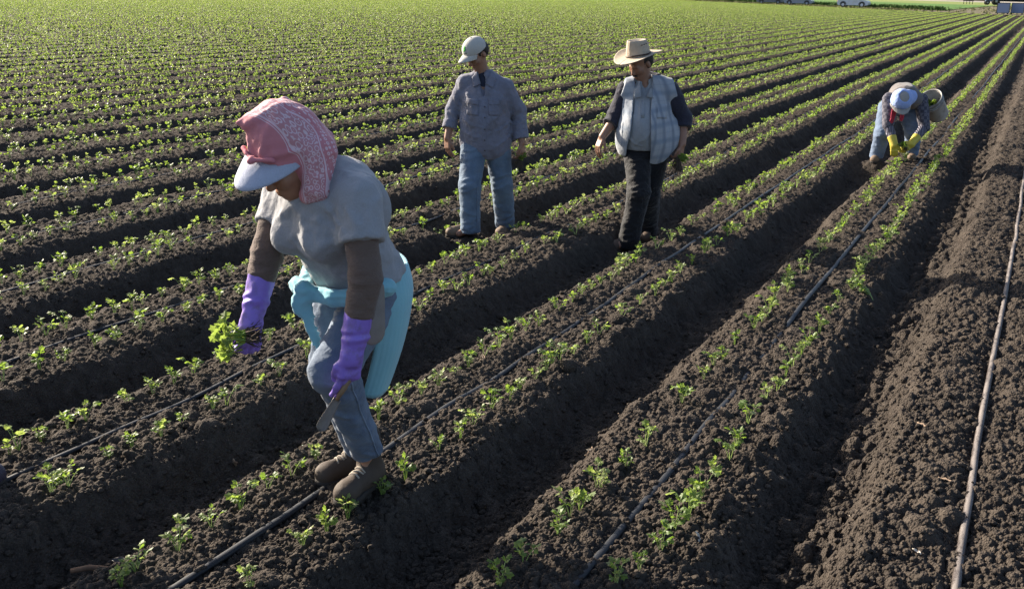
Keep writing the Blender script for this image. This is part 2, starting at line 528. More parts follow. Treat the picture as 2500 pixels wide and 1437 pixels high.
PLANTED = dict(
BL=[(-2.53,2.04),(-2.56,2.13),(-2.53,2.3),(-2.54,2.48),(-2.54,2.64),(-2.53,2.79),(-2.53,2.94),(-2.54,3.11),(-2.55,3.6),(-2.56,3.78),(-2.53,3.95),(-2.53,4.11),(-2.54,4.28),(-2.54,4.44),(-2.54,4.62),(-2.53,4.78),(-2.54,4.94),(-2.53,5.11),(-2.52,5.28),(-2.53,5.58),(-2.53,5.8),(-2.53,5.95),(-2.53,6.12),(-2.53,6.28),(-2.52,6.46),(-2.53,6.63),(-2.55,6.84),(-2.54,7.01),(-2.56,7.16),(-2.54,7.48),(-2.53,7.82),(-2.54,8.09),(-2.55,8.42),(-2.53,8.7)],
BR=[(-2.14,2.24),(-2.15,2.54),(-2.14,2.67),(-2.14,2.80),(-2.12,3.01),(-2.12,3.18),(-2.14,3.48),(-2.11,3.62),(-2.13,3.77),(-2.16,4.01),(-2.12,4.13),(-2.15,4.3),(-2.14,4.45),(-2.15,4.62),(-2.16,4.71),(-2.15,4.79),(-2.12,4.91),(-2.13,5.13),(-2.13,5.3),(-2.12,5.65),(-2.13,6.0),(-2.13,6.31),(-2.13,6.48),(-2.12,6.62),(-2.14,6.87),(-2.15,7.19),(-2.16,7.54),(-2.17,7.71),(-2.15,7.85)],
CL=[(-3.69,2.48),(-3.73,2.55),(-3.71,2.65),(-3.72,2.8),(-3.72,2.9),(-3.72,3.14),(-3.71,3.3),(-3.73,3.46),(-3.74,3.61),(-3.73,3.8),(-3.72,3.97),(-3.73,4.2),(-3.72,4.42),(-3.74,4.63),(-3.71,4.85),(-3.73,5.1),(-3.73,5.3),(-3.73,5.55),(-3.73,5.8),(-3.73,5.97),(-3.73,6.15),(-3.73,6.32),(-3.74,6.48),(-3.74,6.69),(-3.75,6.81),(-3.74,7.0),(-3.76,7.36),(-3.74,7.48)],
CR=[(-3.28,2.36),(-3.28,2.44),(-3.31,2.67),(-3.31,2.8),(-3.3,2.96),(-3.32,3.1),(-3.33,3.32),(-3.32,3.4),(-3.32,3.65),(-3.32,3.8),(-3.37,4.09),(-3.33,4.3),(-3.35,4.5),(-3.34,4.72),(-3.33,4.95),(-3.33,5.17),(-3.36,5.35),(-3.37,5.53),(-3.33,5.64),(-3.32,5.8),(-3.35,6.06),(-3.34,6.14),(-3.34,6.33),(-3.34,6.52),(-3.35,6.73)],
AL=[(-1.39,2.66),(-1.38,2.82),(-1.36,3.07),(-1.38,3.23),(-1.37,3.3),(-1.37,3.48),(-1.35,3.74),(-1.34,3.97),(-1.36,4.55),(-1.36,4.93),(-1.36,5.11),(-1.34,5.21),(-1.37,5.57),(-1.34,5.91),(-1.33,6.06),(-1.34,6.3)],
AR=[(-1.04,2.86),(-1.0,2.98),(-0.98,3.15),(-0.98,3.31),(-0.97,3.45),(-0.98,3.56),(-0.98,3.66),(-0.99,3.87),(-0.97,4.05),(-0.97,4.16),(-1.0,4.46),(-0.99,4.77),(-0.97,4.94),(-0.98,5.17),(-0.98,5.35),(-0.98,5.58),(-0.97,5.74),(-0.97,6.05),(-0.99,6.46),(-0.99,6.78)])

FIELD_END_A, FIELD_END_B = Vector((-42.4, 176.6)), Vector((-25.6, 156.8))     # along the parked cars
_fd = (FIELD_END_B - FIELD_END_A).normalized()
def beyond_field(x, y, off=0.0):
    """metres past the far edge of the crop"""
    return (x - FIELD_END_A.x) * (-_fd.y) + (y - FIELD_END_A.y) * _fd.x - off
def vbeyond(x, y): return (x - FIELD_END_A.x) * (-_fd.y) + (y - FIELD_END_A.y) * _fd.x
_sgn = 1.0 if beyond_field(0.0, 0.0) < 0 else -1.0

def in_view(x, y, margin):
    ang = np.arctan2(x, y) + YAW
    return np.abs(ang) < math.radians(27.3) + margin

plants = []                                        # (x, y, row key)
for key, pts in PLANTED.items():
    plants += [(x, y, key) for x, y in pts]
ROWKEYS = {}
last = {k: max(p[1] for p in v) for k, v in PLANTED.items()}
rows_ = []
for b in range(0, 190):
    for side in (-1, 1):
        xr = BED_A - b * PITCH_BED + side * ROW
        key = 'ABCDEFGHIJKLMNOPQRSTUVWXYZ'[b] + ('L' if side < 0 else 'R') if b < 26 else 'far'
        y0 = last.get(key, 1.6) + .17
        y1 = 235.0
        m = int((y1 - y0) / .168)
        ys = y0 + np.cumsum(.168 * (1 + .5 * (rng.random(m) - .5)))
        xs = xr + .022 * rng.standard_normal(m) + .03 * vnoise2(np.full(m, b * 3.1), ys * .35, 41 + side)
        ok = (rng.random(m) > .05) & in_view(xs, ys, .16) & (_sgn * vbeyond(xs, ys) < -6) & ~((b < 7) & (ys > 150))
        rows_.append((xs[ok], ys[ok], key))
allx = np.concatenate([np.array([p[0] for p in plants])] + [r[0] for r in rows_]).astype(np.float32)
ally = np.concatenate([np.array([p[1] for p in plants])] + [r[1] for r in rows_]).astype(np.float32)
keys = [p[2] for p in plants] + sum([[r[2]] * len(r[0]) for r in rows_], [])
allz = ground_base(allx, ally) + .006
dist = np.hypot(allx, ally)
order = np.argsort(dist)
vis = in_view(allx, ally, .0) & (dist > 2.9)
near = [i for i in order if vis[i]][:295]
near_set = set(near)
ROWLABEL = {}
def row_label(key):
    bed = 'ABCDEFGHIJKLMNOPQRSTUVWXYZ'.index(key[0])
    side = 'left' if key[1] == 'L' else 'right'
    nth = ['first', 'second', 'third', 'fourth', 'fifth', 'sixth', 'seventh', 'eighth', 'ninth', 'tenth', 'eleventh', 'twelfth'][min(bed, 11)]
    return f'young celery seedling in the {side} row of the {nth} planted bed from the pale hose', f'seedlings in the {side} row of the {nth} bed'
for n_i, i in enumerate(near):
    q = int(rng.integers(0, N_VAR))
    e = empty('celery_seedling', (float(allx[i]), float(ally[i]), float(allz[i])), float(rng.random() * 6.28))
    s_ = .60 + .36 * float(rng.random())
    e.scale = (s_, s_, s_)
    lab, grp = row_label(keys[i])
    tag(e, lab, 'seedling', grp)
    a = put('stems', SEED_MESH[q][0], e); b = put('leaves', SEED_MESH[q][1], e)
e = empty('celery_seedling', (-.80, 7.10, ground_z(-.80, 7.10) + .03), 2.6)
tag(e, 'loose celery seedling lying on its side on the bed shoulder by the long shadow', 'seedling')
put('stems', LYING[0], e); put('leaves', LYING[1], e)

def merged_crop():
    V, F3, F4, T, MI3 = [], [], [], [], []
    nv = 0
    variants = []
    for q in range(10):
        st, lf = seedling_shape(300 + q, 1, .105 + .025 * (q % 4) / 3, 1.0)
        Vs = np.concatenate(st.V); Fs = np.concatenate(st.F[4]); Vl = np.concatenate(lf.V); Fl = np.concatenate(lf.F[3])
        variants.append((Vs, Fs, Vl, Fl))
    def far_var(seed, n, size):
        rs = np.random.default_rng(seed); vs = []
        for _ in range(n):
            a = rs.random() * 6.28; rr = .055 * math.sqrt(rs.random()); c = np.array([rr * math.cos(a), rr * math.sin(a), .035 + .085 * rs.random()])
            d1 = rs.standard_normal(3); d1 /= np.linalg.norm(d1); d2 = np.cross(d1, rs.standard_normal(3)); d2 /= np.linalg.norm(d2)
            vs += [c + size * d1, c - size * .6 * d1 + size * .8 * d2, c - size * .6 * d1 - size * .8 * d2]
        return np.array(vs)
    mid_v = [far_var(400 + q, 13, .020) for q in range(12)]
    far_v = [far_var(500 + q, 7, .026) for q in range(12)]
    rest = np.array([i for i in range(len(allx)) if i not in near_set])
    d = dist[rest]
    sets = []
    a = rest[d < 17]
    for q in range(10):
        ids = a[q::10]
        if not len(ids): continue
        Vs, Fs, Vl, Fl = variants[q]
        th = rng.random(len(ids)) * 6.28; sc = (.62 + .36 * rng.random(len(ids)))
        for (Vx, Fx, lst, mi) in ((Vs, Fs, F4, 1), (Vl, Fl, F3, 0)):
            W = np.empty((len(ids), len(Vx), 3), np.float32)
            W[:, :, 0] = (Vx[None, :, 0] * np.cos(th)[:, None] - Vx[None, :, 1] * np.sin(th)[:, None]) * sc[:, None] + allx[ids][:, None]
            W[:, :, 1] = (Vx[None, :, 0] * np.sin(th)[:, None] + Vx[None, :, 1] * np.cos(th)[:, None]) * sc[:, None] + ally[ids][:, None]
            W[:, :, 2] = Vx[None, :, 2] * sc[:, None] + allz[ids][:, None]
            lst.append((Fx[None] + (nv + np.arange(len(ids)) * len(Vx))[:, None, None]).reshape(-1, Fx.shape[1]))
            V.append(W.reshape(-1, 3)); T.append(np.repeat(rng.random(len(ids)) * .9, len(Vx))); nv += W.shape[0] * W.shape[1]
    for (lo, hi, vv) in ((17, 45, mid_v), (45, 1e9, far_v)):
        a = rest[(d >= lo) & (d < hi)]
        for q in range(12):
            ids = a[q::12]
            if not len(ids): continue
            Vx = vv[q]; th = rng.random(len(ids)) * 6.28; sc = .76 + .28 * rng.random(len(ids))
            W = np.empty((len(ids), len(Vx), 3), np.float32)
            W[:, :, 0] = (Vx[None, :, 0] * np.cos(th)[:, None] - Vx[None, :, 1] * np.sin(th)[:, None]) * sc[:, None] + allx[ids][:, None]
            W[:, :, 1] = (Vx[None, :, 0] * np.sin(th)[:, None] + Vx[None, :, 1] * np.cos(th)[:, None]) * sc[:, None] + ally[ids][:, None]
            W[:, :, 2] = Vx[None, :, 2] * sc[:, None] + allz[ids][:, None]
            F3.append((nv + np.arange(len(ids) * len(Vx))).reshape(-1, 3))
            V.append(W.reshape(-1, 3)); T.append(np.repeat(rng.random(len(ids)) * .95, len(Vx))); nv += len(ids) * len(Vx)
    F3 = np.concatenate(F3); F4 = np.concatenate(F4)
    me = mesh_np('celery_crop', np.concatenate(V), [F3, F4], False, [LEAF, STEM], np.concatenate([np.zeros(len(F3)), np.ones(len(F4))]), {'tint': np.concatenate(T)})
    print('crop plants', len(rest), 'faces', len(F3) + len(F4))
    return tag(put('celery_crop', me), 'thousands of small celery seedlings in rows stretching to the far edge of the field', 'celery crop', kind='stuff')
merged_crop()

# ------------------------------------------------------------------ drip lines and the pale hose
def drip_material(name, dark, dust, amt):
    t = NT(name); p = t.coord()
    n1 = t.noise(t.mapv(p, (1, .25, 1)), 28, 4, .65); n2 = t.noise(p, 140, 2)
    geo = t.n('NewGeometry'); sep = t.n('SeparateXYZ'); t.l(geo.outputs['Normal'], sep.inputs[0])
    up = t.math('MULTIPLY', sep.outputs[2], .35)
    f = t.math('ADD', t.math('ADD', n1, up), t.math('MULTIPLY', n2, .25))
    fac = t.ramp(f, [(amt, (0,) * 3), (amt + .22, (1,) * 3)])
    c = t.mix(fac, dark, dust)
    return t.done(t.bsdf(c, t.ramp(fac, [(0, (.5,) * 3), (1, (.95,) * 3)]), t.bump(n1, .4, .003), .25))
DRIP = drip_material('dusty_black_drip_tube', (.014, .015, .018), (.075, .068, .062), 1.02)
HOSE = drip_material('mottled_pale_hose', (.050, .040, .036), (.165, .146, .135), .80)

def drip_line(k, label, r, y0, y1, mat, lift, buried):
    xc = BED_A - k * PITCH_BED
    step = .03 if k < 3 else .05
    ys = np.concatenate([np.arange(y0, min(y1, 24), step), np.geomspace(min(y1, 24), y1, 60)[1:] if y1 > 24 else []]).astype(np.float32)
    xs = (xc + .035 * vnoise2(np.full(len(ys), 7.7 + k), ys * .42, 70 + k) + .012 * vnoise2(np.full(len(ys), 3.7 + k), ys * 1.9, 80 + k)).astype(np.float32)
    g = ground_base(xs, ys)
    if len(g) > 30:
        ker = np.hanning(25); ker /= ker.sum()
        gs = np.convolve(np.pad(g, 12, 'edge'), ker, 'valid'); m = ys < 24; g = np.where(m, gs, g)
    z = g + lift + buried * np.minimum(0, vnoise2(np.full(len(ys), 1.7 + k), ys * .55, 90 + k) * .10 + .005)
    b = MB(); b.tube(np.stack([xs, ys, z], -1), r, 10, True, (1.15, .8) if k >= 0 else (1, 1))
    return tag(b.obj('drip_line' if k >= 0 else 'water_hose', mat), label, 'drip line' if k >= 0 else 'hose', 'drip lines along the planted beds' if k >= 0 else None)
NTH = ['first', 'second', 'third', 'fourth', 'fifth', 'sixth', 'seventh', 'eighth']
EXTRA = ['half buried', 'running under the brown boots', 'passing behind the jeans', 'reaching the left edge low down', 'reaching the left edge halfway up', 'thin', 'the thinnest', 'faint']
for k in range(0, 7):
    drip_line(k, f'black drip tube of the {NTH[k]} bed from the hose, {EXTRA[k]}', .0145 if k < 2 else .0125, 1.3, 90, DRIP, .017, .55 if k in (0, 2, 5) else .2)
drip_line(-1, 'thick pale mottled hose lying along the bare bed', .0165, 1.2, 120, HOSE, .026, 0)

# ------------------------------------------------------------------ smooth bodies and clothes: distance fields turned into meshes
def v3(*a): return np.array(a if len(a) == 3 else a[0], float)
def unit(a): a = np.asarray(a, float); return a / (np.linalg.norm(a) + 1e-12)
def frame(s, f, u): return np.array([unit(s), unit(f), unit(u)])
def frame_fu(f, u):
    """rows: side (the figure's left), forward, up"""
    f = unit(f); u = np.asarray(u, float); u = unit(u - f * (u @ f)); return np.array([np.cross(u, f) * 1.0, f, u])

def smin(a, b, k):
    if k <= 0: return np.minimum(a, b)
    h = np.maximum(k - np.abs(a - b), 0) / k
    return np.minimum(a, b) - h * h * k * .25

def union(prims, k=.02):
    def fn(p):
        d = None
        for q in prims:
            kk = k
            if isinstance(q, tuple): q, kk = q
            e = q(p)
            d = e if d is None else smin(d, e, kk)
        return d
    return fn

def cone(a, b, ra, rb, n=None, f=1.0):
    """round cone; n, f: squeezed to the fraction f along the direction n"""
    a = v3(a).astype(np.float32); b = v3(b).astype(np.float32)
    if n is not None:
        n = unit(n).astype(np.float32); g = 1.0 / f - 1
        b2 = b + n * ((b - a) @ n) * g
    else: b2 = b
    ba = b2 - a; L = float(ba @ ba) + 1e-9
    def fn(p):
        q = p - a
        if n is not None: q = q + n * ((q @ n) * g)[:, None]
        t = np.clip((q @ ba) / L, 0, 1)
        d = np.sqrt(((q - t[:, None] * ba) ** 2).sum(1)) - (ra + (rb - ra) * t)
        return d * (min(1, f) if n is not None else 1)
    return fn

def chain(pts, rad, n=None, f=1.0, k=.01):
    return union([cone(pts[i], pts[i + 1], rad[i], rad[i + 1], n, f) for i in range(len(pts) - 1)], k)

def ell(c, r, R=None):
    c = v3(c).astype(np.float32); r = np.asarray(r, np.float32)
    R = None if R is None else np.asarray(R, np.float32)
    def fn(p):
        q = p - c
        if R is not None: q = q @ R.T
        k0 = np.sqrt(((q / r) ** 2).sum(1)); k1 = np.sqrt(((q / (r * r)) ** 2).sum(1)) + 1e-9
        return k0 * (k0 - 1) / k1
    return fn

def rbox(c, r, R=None, rad=.01):
    c = v3(c).astype(np.float32); r = np.asarray(r, np.float32) - rad
    R = None if R is None else np.asarray(R, np.float32)
    def fn(p):
        q = p - c
        if R is not None: q = q @ R.T
        q = np.abs(q) - r
        return np.sqrt((np.maximum(q, 0) ** 2).sum(1)) + np.minimum(q.max(1), 0) - rad
    return fn

def cut(fn, c, n, k=.006):
    """keep the side of the plane that n points away from"""
    c = v3(c).astype(np.float32); n = unit(n).astype(np.float32)
    return lambda p: -smin(-fn(p), -((p - c) @ n), k)
def minus(fn, g, k=.006): return lambda p: -smin(-fn(p), g(p), k)
def both(fn, g, k=.006): return lambda p: -smin(-fn(p), -g(p), k)
def grow(fn, d): return lambda p: fn(p) - d
def shell(fn, th): return lambda p: np.maximum(fn(p), -(fn(p) + th))
def wrinkle(fn, amp, scale, seed=0, stretch=None, amp2=None):
    """cloth folds: ridged noise, stretched along one axis frame"""
    S = np.asarray(stretch if stretch is not None else np.eye(3), np.float32)
    def g(p):
        d = fn(p)
        m = np.abs(d) < .05
        if m.any():
            q = (p[m] @ S.T) * scale
            w = 1 - np.abs(vnoise3(q + 11, 200 + seed)) * 4
            w2 = vnoise3(q * 2.3 + 5, 300 + seed)
            d = d.copy(); d[m] -= amp * w * .6 + amp * .8 * w2
        return d
    return g

def sdf_mesh(name, fn, lo, hi, h, mats=(), attrs=None):
    lo = np.asarray(lo, float); hi = np.asarray(hi, float)
    B = 8
    nb = np.ceil(((hi - lo) / h + 1) / B).astype(int); n = nb * B
    bi = np.stack(np.meshgrid(*[np.arange(k) for k in nb], indexing='ij'), -1).reshape(-1, 3)
    cen = (lo + (bi * B + (B - 1) / 2) * h).astype(np.float32)
    dc = fn(cen)
    D = np.empty(n, np.float32)
    act = np.abs(dc) < h * B * 1.35 + .012
    off = np.stack(np.meshgrid(*[np.arange(B)] * 3, indexing='ij'), -1).reshape(-1, 3)
    Dv = D.reshape(nb[0], B, nb[1], B, nb[2], B).transpose(0, 2, 4, 1, 3, 5)
    full = np.where(dc < 0, -1.0, 1.0).astype(np.float32)
    vals = np.repeat(full[:, None], B ** 3, 1)
    ids = np.nonzero(act)[0]
    step = 400
    for i in range(0, len(ids), step):
        s_ = ids[i:i + step]
        pts = (lo + (bi[s_][:, None] * B + off[None]) * h).reshape(-1, 3).astype(np.float32)
        vals[s_] = fn(pts).reshape(len(s_), -1)
    D = vals.reshape(nb[0], nb[1], nb[2], B, B, B).transpose(0, 3, 1, 4, 2, 5).reshape(n)
    S = D < 0
    c8 = [S[i:n[0] - 1 + i, j:n[1] - 1 + j, k:n[2] - 1 + k] for i in (0, 1) for j in (0, 1) for k in (0, 1)]
    anyc = np.logical_or.reduce(c8); allc = np.logical_and.reduce(c8)
    cells = np.argwhere(anyc & ~allc)
    idx = np.full(tuple(n - 1), -1, np.int32); idx[tuple(cells.T)] = np.arange(len(cells))
    offs = np.array([(i, j, k) for i in (0, 1) for j in (0, 1) for k in (0, 1)])
    cv = np.stack([D[cells[:, 0] + o[0], cells[:, 1] + o[1], cells[:, 2] + o[2]] for o in offs], 1)
    acc = np.zeros((len(cells), 3)); cnt = np.zeros(len(cells))
    for a in range(8):
        for b in range(a + 1, 8):
            if np.abs(offs[a] - offs[b]).sum() != 1: continue
            m = (cv[:, a] < 0) != (cv[:, b] < 0)
            t_ = cv[m, a] / (cv[m, a] - cv[m, b])
            acc[m] += offs[a] + (offs[b] - offs[a]) * t_[:, None]; cnt[m] += 1
    V = lo + (cells + acc / np.maximum(cnt, 1)[:, None]) * h
    F = []
    for ax in range(3):
        sl0 = [slice(None)] * 3; sl1 = [slice(None)] * 3
        sl0[ax] = slice(0, -1); sl1[ax] = slice(1, None)
        e = np.argwhere(S[tuple(sl0)] != S[tuple(sl1)])
        o1, o2 = [(1, 2), (2, 0), (0, 1)][ax]
        ok = (e[:, o1] > 0) & (e[:, o2] > 0) & (e[:, o1] < n[o1] - 1) & (e[:, o2] < n[o2] - 1)
        e = e[ok]
        d1 = np.zeros(3, int); d1[o1] = 1; d2 = np.zeros(3, int); d2[o2] = 1
        q = np.stack([idx[tuple((e - d1 - d2).T)], idx[tuple((e - d2).T)], idx[tuple(e.T)], idx[tuple((e - d1).T)]], 1)
        inside = S[tuple(e.T)]
        q[~inside] = q[~inside][:, ::-1]
        F.append(q)
    F = np.concatenate(F); F = F[(F >= 0).all(1)]
    return mesh_np(name, V, F, True, list(mats), None, attrs(V) if attrs else None)

def sdf_obj(name, fn, lo, hi, h, mat, parent, attrs=None):
    return put(name, sdf_mesh(name, fn, lo, hi, h, [mat], attrs), parent)

def project(fn, P, d, start=.25, off=.002):
    """slide the points P (n,3) along d from -start*d until they meet the surface"""
    d = unit(d).astype(np.float32); q = (np.asarray(P, np.float32) - d * start); t_ = np.zeros(len(q), np.float32)
    for _ in range(60):
        e = fn(q + d * t_[:, None]); t_ += np.clip(e, -.05, .05) * .7
    return q + d * (t_ - off)[:, None]

def patch(name, fn, corners, d, mat, parent, nu=10, nv=10, th=.004, start=.25, mask=None):
    """a flat piece laid on a surface: a bilinear quad of corners projected along d, with thickness"""
    c = [np.asarray(x, float) for x in corners]
    u, v = np.meshgrid(np.linspace(0, 1, nu), np.linspace(0, 1, nv), indexing='ij')
    u = u.ravel()[:, None]; v = v.ravel()[:, None]
    P = c[0] * (1 - u) * (1 - v) + c[1] * u * (1 - v) + c[2] * u * v + c[3] * (1 - u) * v
    A = project(fn, P, d, start, th); Bk = project(fn, P, d, start, -.004)
    V = np.concatenate([A, Bk]); m = nu * nv
    i = np.arange(nu - 1)[:, None] * nv; j = np.arange(nv - 1)[None]
    F = np.stack([i + j, i + nv + j, i + nv + j + 1, i + j + 1], -1).reshape(-1, 4)
    E = []
    for a_, b_ in ([(k * nv, (k + 1) * nv) for k in range(nu - 1)] + [((nu - 1) * nv + k, (nu - 1) * nv + k + 1) for k in range(nv - 1)] + [((k + 1) * nv + nv - 1, k * nv + nv - 1) for k in range(nu - 1)] + [(k + 1, k) for k in range(nv - 1)]):
        E.append((b_, a_, a_ + m, b_ + m))
    return put(name, mesh_np(name, V, np.concatenate([F, F[:, ::-1] + m, np.array(E)]), True, [mat]), parent)

def sheet(name, grid, th, mat, parent, attrs=None):
    """a cloth sheet from a grid of points (nu,nv,3), given a thickness"""
    nu, nv = grid.shape[:2]
    du = np.gradient(grid, axis=0); dv = np.gradient(grid, axis=1)
    N = np.cross(du, dv); N /= np.linalg.norm(N, axis=-1, keepdims=True) + 1e-12
    A = (grid + N * th / 2).reshape(-1, 3); Bk = (grid - N * th / 2).reshape(-1, 3); m = nu * nv
    i = np.arange(nu - 1)[:, None] * nv; j = np.arange(nv - 1)[None]
    F = np.stack([i + j, i + nv + j, i + nv + j + 1, i + j + 1], -1).reshape(-1, 4)
    E = []
    for a_, b_ in ([(k * nv, (k + 1) * nv) for k in range(nu - 1)] + [((nu - 1) * nv + k, (nu - 1) * nv + k + 1) for k in range(nv - 1)] + [((k + 1) * nv + nv - 1, k * nv + nv - 1) for k in range(nu - 1)] + [(k + 1, k) for k in range(nv - 1)]):
        E.append((b_, a_, a_ + m, b_ + m))
    at = None
    if attrs: at = {k: np.concatenate([a.reshape(m, -1)] * 2).squeeze() for k, a in attrs.items()}
    return put(name, mesh_np(name, np.concatenate([A, Bk]), np.concatenate([F, F[:, ::-1] + m, np.array(E)]), True, [mat], None, at), parent)

def head_parts(c, f, u, s=1.0):
    """skull, jaw, brow, nose, lips, chin, ears: c is the middle of the head, f where the face looks, u up"""
    R = frame_fu(f, u); L, Fv, U = R
    P = lambda a, b, d: v3(c) + (L * a + Fv * b + U * d) * s
    r = s
    parts = [ell(P(0, -.012, .03), np.array([.074, .093, .088]) * r, R), (ell(P(0, .022, -.035), np.array([.060, .068, .082]) * r, R), .03 * r),
             (ell(P(0, .055, -.088), np.array([.032, .030, .024]) * r, R), .03 * r),
             (ell(P(0, .078, .018), np.array([.048, .014, .012]) * r, R), .02 * r),
             (cone(P(0, .086, .012), P(0, .108, -.030), .009 * r, .014 * r), .012 * r),
             (ell(P(.011, .100, -.033), np.array([.009, .010, .008]) * r, R), .008 * r), (ell(P(-.011, .100, -.033), np.array([.009, .010, .008]) * r, R), .008 * r),
             (ell(P(0, .088, -.060), np.array([.025, .012, .006]) * r, R), .008 * r), (ell(P(0, .086, -.072), np.array([.022, .012, .007]) * r, R), .008 * r),
             (ell(P(.040, .064, -.022), np.array([.024, .022, .020]) * r, R), .03 * r), (ell(P(-.040, .064, -.022), np.array([.024, .022, .020]) * r, R), .03 * r)]
    for q in (-1, 1):
        parts += [(ell(P(q * .078, -.012, -.008), np.array([.009, .019, .031]) * r, R), .006 * r)]
    fn = union(parts, .02)
    holes = [ell(P(q * .031, .090, .002), np.array([.015, .010, .008]) * r, R) for q in (-1, 1)]
    eyes = [ell(P(q * .031, .077, .001), np.array([.012, .012, .0085]) * r, R) for q in (-1, 1)]
    mouth = ell(P(0, .100, -.066), np.array([.020, .012, .0022]) * r, R)
    def full(p):
        d = fn(p)
        for hh in holes: d = -smin(-d, hh(p), .008 * r)
        for e in eyes: d = np.minimum(d, e(p))
        return -smin(-d, mouth(p), .003)
    return full, P

def hand_parts(wrist, d, back, thumb_side, curl=.5, s=1.0, spread=.12, curls=None, thumb_out=.6):
    """palm and five separate fingers. d: from wrist to knuckles, back: out of the back of the hand, thumb_side: towards the thumb"""
    d = unit(d); back = unit(v3(back) - d * (v3(back) @ d)); side = unit(np.cross(d, back))
    if side @ v3(thumb_side) < 0: side = -side
    w = v3(wrist)
    L = .095 * s
    out = [(rbox(w + d * L * .52, np.array([.039, .050, .0145]) * s, np.array([side, d, back]), .012 * s), .01 * s)]
    lens = [.088, .098, .092, .072]; rads = [.0092, .0095, .009, .0080]
    for i in range(4):
        o = (1.5 - i) / 1.5
        base = w + d * (L - .006 * abs(o) * s) + side * o * .029 * s
        dirv = unit(d + side * o * spread)
        cu = curl if curls is None else curls[i]
        pts = [base - d * .02 * s, base]; ang = 0
        for j, fr in enumerate((.42, .32, .26)):
            ang += cu * (1.0, 1.1, .8)[j]
            step = dirv * math.cos(ang) - back * math.sin(ang)
            pts.append(pts[-1] + step * lens[i] * fr * s)
        r_ = rads[i] * s
        out.append((chain(pts, [r_, r_ * 1.03, r_, r_ * .93, r_ * .82], k=.003), .004 * s))
    tb = w + d * .022 * s + side * .030 * s
    td = unit(d * .75 + side * thumb_out - back * .25)
    td2 = unit(d * .9 + side * (thumb_out - .5) - back * .45)
    p1 = tb + td * .040 * s; p2 = p1 + unit(td + td2) * .032 * s; p3 = p2 + td2 * .024 * s
    out.append((chain([tb - side * .012 * s, p1, p2, p3], [.015 * s, .0125 * s, .0108 * s, .009 * s], k=.004), .008 * s))
    return union(out, .006 * s)

def shoe_parts(heel, toe, ankle, s=1.0, up=(0, 0, 1)):
    """a work boot: heel and toe are on the ground under the back and the tip of the sole"""
    h = v3(heel); t_ = v3(toe); d = unit(t_ - h); u = v3(up); u = unit(u - d * (u @ d)); sd = np.cross(d, u)
    R = np.array([sd, d, u]); L = np.linalg.norm(t_ - h)
    P = lambda a, b, c: h + sd * a + d * (b * L) + u * c
    parts = [ell(P(0, .80, .040 * s), np.array([.050, .21 * L, .046]) * np.array([s, 1, s]), R),
             (ell(P(0, .45, .052 * s), np.array([.042 * s, .34 * L, .052 * s]), R), .03),
             (ell(P(0, .17, .055 * s), np.array([.041 * s, .19 * L, .062 * s]), R), .03),
             (cone(P(0, .26, .065 * s), v3(ankle), .048 * s, .054 * s), .03)]
    up_fn = cut(union(parts, .02), P(0, .5, .016 * s), -u, .004)
    sole = both(union([ell(P(0, .76, .010), np.array([.054 * s, .25 * L, .05]), R), (ell(P(0, .42, .01), np.array([.040 * s, .36 * L, .05]), R), .03), (ell(P(0, .16, .01), np.array([.043 * s, .19 * L, .05]), R), .02)], .02), rbox(P(0, .5, .009), (.09, L * .8, .0125 * s), R, .004))
    return up_fn, sole

def folds(fn, lines, d, k=.012, start=.2):
    """raised creases in cloth: each line (points..., radius) is slid onto the surface along d and swept as a half-sunk ridge"""
    prims = [fn]
    for ln in lines:
        P = np.array([v3(q) for q in ln[:-1]]); r = ln[-1]
        t_ = np.linspace(0, 1, 7); u = np.linspace(0, 1, len(P))
        Q = np.stack([np.interp(t_, u, P[:, i]) for i in range(3)], -1)
        Q = project(fn, Q, d, start, -r * .35)
        rad = r * (.35 + .65 * np.sin(np.clip(t_ * 1.1 + .12, 0, 1) * math.pi))
        prims.append((chain(list(Q), list(rad), k=.004), k))
    lo = [None]
    base = union(prims[1:], .004) if len(prims) > 1 else None
    return lambda p: smin(fn(p), base(p), k) if base else fn(p)

# ------------------------------------------------------------------ cloth, skin and leather
def cloth(name, col, var=.12, rough=.88, weave=900, wob=.35, sheen=.15, dirt=None, stretch=(1, 1, 1)):
    t = NT(name); p = t.coord()
    n = t.noise(p, 9, 4, .6)
    a = tuple(c * (1 - var) for c in col); b = tuple(min(1, c * (1 + var)) for c in col)
    c = t.mix(n, a, b)
    c = t.mix(t.math('MULTIPLY', t.ramp(t.noise(t.mapv(p, (1, 1, .5)), 230, 2, .7), [(.3, (0,) * 3), (.7, (1,) * 3)]), .30), c, tuple(min(1, q * 1.55) for q in col))
    if dirt:
        c = t.mix(t.ramp(t.noise(p, 5, 4, .65), [(.48, (0,) * 3), (.72, (.75,) * 3)]), c, dirt)
    nn = t.bump(t.noise(t.mapv(p, stretch, (.5, .3, .6)), 20, 5, .6, 1.2), min(1, wob * 1.6), .014)
    nn = t.bump(t.noise(p, weave, 1), .25, .0012, nn)
    return t.done(t.bsdf(c, rough, nn, .2, sheen))

def denim(name, col, worn):
    t = NT(name); p = t.coord()
    n = t.noise(p, 7, 4, .6); fine = t.noise(t.mapv(p, (1, 1, .12)), 420, 2, .6)
    c = t.mix(t.ramp(n, [(.36, (0,) * 3), (.68, (1,) * 3)]), col, worn)
    c = t.mix(t.math('MULTIPLY', fine, .35), c, (.30, .35, .42))
    nn = t.bump(t.noise(t.mapv(p, (1, 1, 1.6)), 22, 4, .6, .8), .45, .012)
    nn = t.bump(fine, .3, .0012, nn)
    return t.done(t.bsdf(c, .85, nn, .2, .1))

